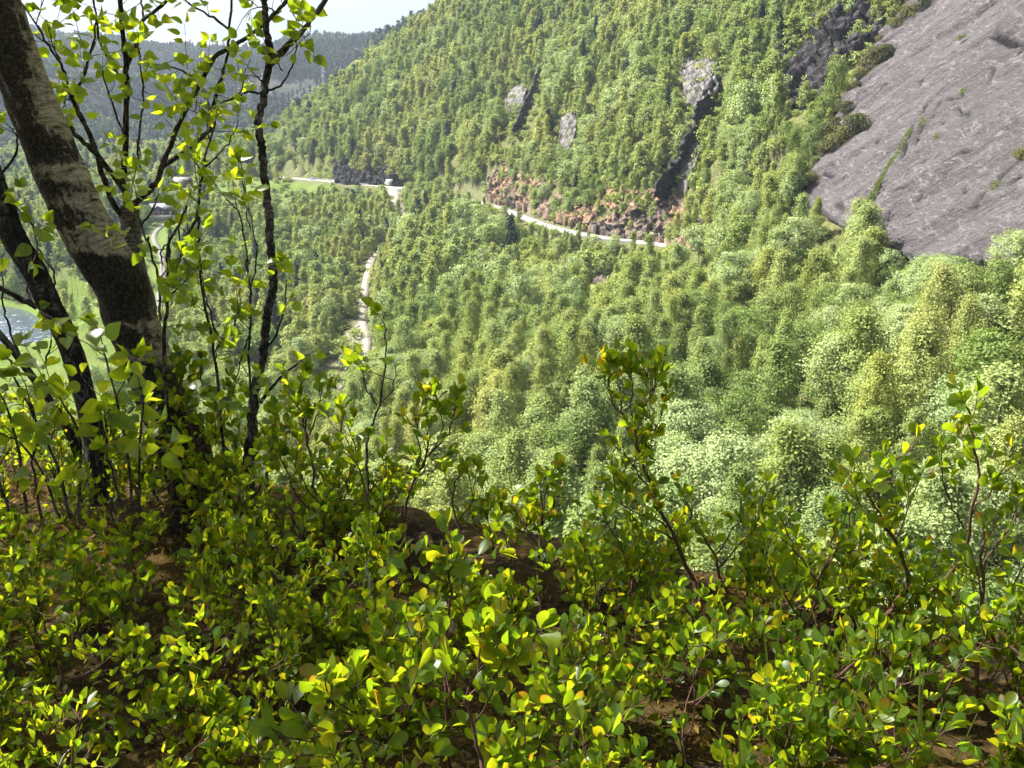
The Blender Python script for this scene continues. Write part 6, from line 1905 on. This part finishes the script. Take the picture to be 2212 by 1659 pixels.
def slab_bush(x, y, kind, s, label):
    p = slab_point(x, y, -0.3)
    e = empty('juniper_bush', p, label, 'bush', group='bushes on the bare slab')
    e.scale = (s, s, s); e.rotation_euler = (0, 0, x)
    link('trunk', KINDS_[kind][0], e); link('crown', KINDS_[kind][1], e)
for a in [(1885, 146, 'juniper0', 1.35, 'olive juniper on the upper left rim of the slab'), (1905, 130, 'juniper0', 1.2, 'olive juniper next up the slab rim from the biggest'), (1862, 166, 'juniper1', 1.1, 'brownish heather bush just under the slab-rim junipers'),
          (1845, 290, 'juniper0', 1.35, 'dark juniper on the lower left rim of the slab'), (1826, 306, 'juniper1', 1.5, 'brown-tinged bush left of the dark lower juniper'), (1805, 322, 'juniper1', 1.5, 'brownish bush at the outermost lower rim of the slab'), (1850, 266, 'juniper1', 1.0, 'small heather bush above the dark lower juniper'), (1792, 300, 'juniper0', 1.2, 'olive bush hanging over the slab edge'),
          (2205, 345, 'juniper1', 0.8, 'small brown bush in the crack at the right of the slab'), (1960, 40, 'juniper1', 1.4, 'brown heather bush at the top corner of the slab'), (1990, 20, 'juniper0', 1.0, 'olive bush right of the top corner heather'), (1935, 60, 'juniper1', 1.1, 'low heather bush left of the top corner')]:
    slab_bush(*a)
rgj = np.random.default_rng(8)
for k in range(16):
    t = (k + rgj.uniform(0, 1)) / 16
    x, y = np.interp(t, [0, 0.25, 0.5, 0.75, 1], [1735, 1772, 1806, 1868, 1960]), np.interp(t, [0, 0.25, 0.5, 0.75, 1], [402, 332, 252, 125, 12])
    slab_bush(x + rgj.uniform(0, 14), y + rgj.uniform(-6, 10), 'juniper%d' % rgj.integers(0, 2), rgj.uniform(0.45, 0.95), 'low scrubby bush on the very edge of the slab')
def tufts(name, lines, count, spread, ls, mt, label, seed):
    rg_ = np.random.default_rng(seed)
    c = []
    for (p, q, wgt) in lines:
        for t in rg_.uniform(0, 1, int(count * wgt)):
            x, y = p[0] + (q[0] - p[0]) * t, p[1] + (q[1] - p[1]) * t
            c.append(slab_point(x, y, 0) + ux * rg_.normal(0, spread) + uy * rg_.normal(0, spread) + SN * abs(rg_.normal(0.15, 0.25)))
    v, f = leaf_quads(np.array(c), ls, rg_, 1.0)
    link(name, mesh_np(name, v, f, [mt]), kind='stuff', label=label)
tufts('slab_grass', [((1866, 458), (1918, 366), 1.0), ((1916, 366), (1940, 330), 0.25), ((1870, 165), (1900, 140), 0.5), ((1850, 180), (1870, 160), 0.4), ((2070, 85), (2085, 78), 0.12), ((1855, 462), (1885, 425), 0.3), ((1940, 330), (1960, 290), 0.15), ((1912, 60), (1930, 40), 0.3), ((2075, 205), (2085, 190), 0.08), ((2145, 405), (2160, 395), 0.08), ((1990, 255), (1998, 270), 0.1), ((1958, 295), (1968, 280), 0.12), ((2020, 300), (2026, 292), 0.06)], 1500, 0.45, 0.17, green_tuft, 'strips of green moss and grass in the cracks of the slab', 91)

# ---------------------------------------------------------------- small things on the ledge
rgm = np.random.default_rng(21)
mx_, my_ = rgm.uniform(-1.6, 1.4, 16000), rgm.uniform(0.9, 2.75, 16000)
mk = (fbm(xy0(mx_ * 5, my_ * 5), 3, 31) > 0.47) & (my_ < np.interp(mx_, EDGE[:, 0], EDGE[:, 1]) + 0.1)
mx_, my_ = mx_[mk], my_[mk]
mc = np.stack([mx_, my_, ledge_z(mx_, my_) + np.abs(rgm.normal(0.004, 0.008, len(mx_)))], 1)
v, f = leaf_quads(mc, 0.009, rgm, 0.2, 0.35)
moss_leaf = leaf_mat('moss_leaf', [(0.0, (0.10, 0.06, 0.012)), (0.5, (0.21, 0.14, 0.025)), (1.0, (0.26, 0.19, 0.05))], 0.3, (1, 1, 0.6), 0.8, 0.1, obj_var=False)
link('moss', mesh_np('moss', v, f, [moss_leaf]), kind='stuff', label='yellow-brown moss and leaf litter on the ledge')

grass_mat = near_leaf('grass_blade', [(0.0, (0.10, 0.17, 0.03)), (1.0, (0.16, 0.21, 0.04))], (0.2, 0.2, 0.05), 0.4, (1.4, 1.35, 0.6), 0.5, 0.3, True, 0.02)
def blades(pairs, dep, label):
    base = near(*pairs[0][0], dep)
    e = empty('grass_clump', base, label, 'grass')
    for a, b in pairs:
        A, B = near(*a, dep), near(*b, dep * 0.99)
        L = np.linalg.norm(B - A)
        t = np.linspace(0, 1, 8)[:, None]
        c = A + (B - A) * t + np.array([0.012, 0, 0]) * np.sin(t * 2.6) * L
        wd = (0.0018 * (1 - t ** 2 * 0.9))
        l = c + np.array([1, 0.2, 0]) * wd; r_ = c - np.array([1, 0.2, 0]) * wd; m_ = c + np.array([0, -0.0012, 0])
        i = np.arange(7)
        me = mesh_np('blade', np.concatenate([l, m_, r_]) - base, np.concatenate([np.stack([i, i + 1, 8 + i + 1, 8 + i], 1), np.stack([8 + i, 8 + i + 1, 16 + i + 1, 16 + i], 1)]), [grass_mat], None, True)
        vcol(me, 'tip', np.tile(t[:, 0], 3))
        link('blade', me, e)
blades([((1670, 1470), (1690, 1252)), ((1708, 1450), (1716, 1330)), ((1660, 1480), (1648, 1350)), ((1800, 1480), (1782, 1345))], 1.45, 'tall grass blades rising left of the dark-stemmed bush')
blades([((1980, 1640), (1986, 1360)), ((1985, 1600), (1995, 1420)), ((1912, 1540), (1900, 1398)), ((2005, 1640), (2040, 1520))], 1.25, 'tallest bright grass blade with shorter ones below the dark-stemmed bush')
blades([((1740, 1570), (1782, 1360)), ((1830, 1560), (1870, 1440)), ((2060, 1650), (2110, 1540)), ((1600, 1650), (1590, 1500))], 1.2, 'thin leaning grass blades at the lower right')
dry = plain('dry_stick', (0.30, 0.27, 0.25), 0.8, 0.2, 0.3, 40)
def stick(pts, dep, w, label, mt=None):
    P_ = smooth_path(np.array([near(x, y, dep) for x, y in pts]), 4)
    e = link('dry_stick', MB().tube(P_ - P_[0], np.linspace(px_r(w, dep), px_r(w * 0.5, dep), len(P_)), 6).mesh('dry_stick', [mt or dry], True), label=label, cat='stick')
    e.location = P_[0]
stick([(2166, 1392), (2190, 1404), (2225, 1440)], 1.5, 9, 'pale dry stick sticking in from the edge under the upright bush')
stick([(1236, 1618), (1237, 1596), (1240, 1574)], 1.2, 4, 'short white stick standing in the dark gap near the lower edge')
stick([(128, 1658), (140, 1630), (168, 1606)], 1.25, 5, 'bent grey twig on the moss in the lower corner')
stick([(188, 1638), (196, 1615), (204, 1592)], 1.25, 5, 'straight grey twig beside the bent one on the moss')
stick([(1860, 1420), (1800, 1470), (1760, 1500)], 1.4, 8, 'reddish bare branch lying across the ledge under the dark-stemmed bush', bil_stem)
stick([(800, 1290), (798, 1250), (790, 1225), (800, 1205)], 1.75, 6, 'upright dead twig on the sunlit moss')

# ---------------------------------------------------------------- alike things are told apart by their order across the view
ORD = ['leftmost', 'second from left', 'third from left', 'fourth from left', 'fifth from left', 'sixth from left', 'seventh from left', 'eighth from left', 'ninth from left', 'tenth from left', 'eleventh from left', 'twelfth from left', 'thirteenth from left', 'fourteenth from left', 'fifteenth from left', 'sixteenth from left', 'seventeenth from left', 'eighteenth from left', 'nineteenth from left', 'twentieth from left']
same = {}
for o in list(COL.objects):
    if o.parent is None and o.get('category') and o.get('label'):
        same.setdefault(o['label'], []).append(o)
for lab, obs in same.items():
    if len(obs) > 1:
        obs.sort(key=lambda o: float(project(np.array([o.location[:]]))[0][0]))
        for q, o in enumerate(obs[:20]):
            o['label'] = lab + ', ' + ORD[q]
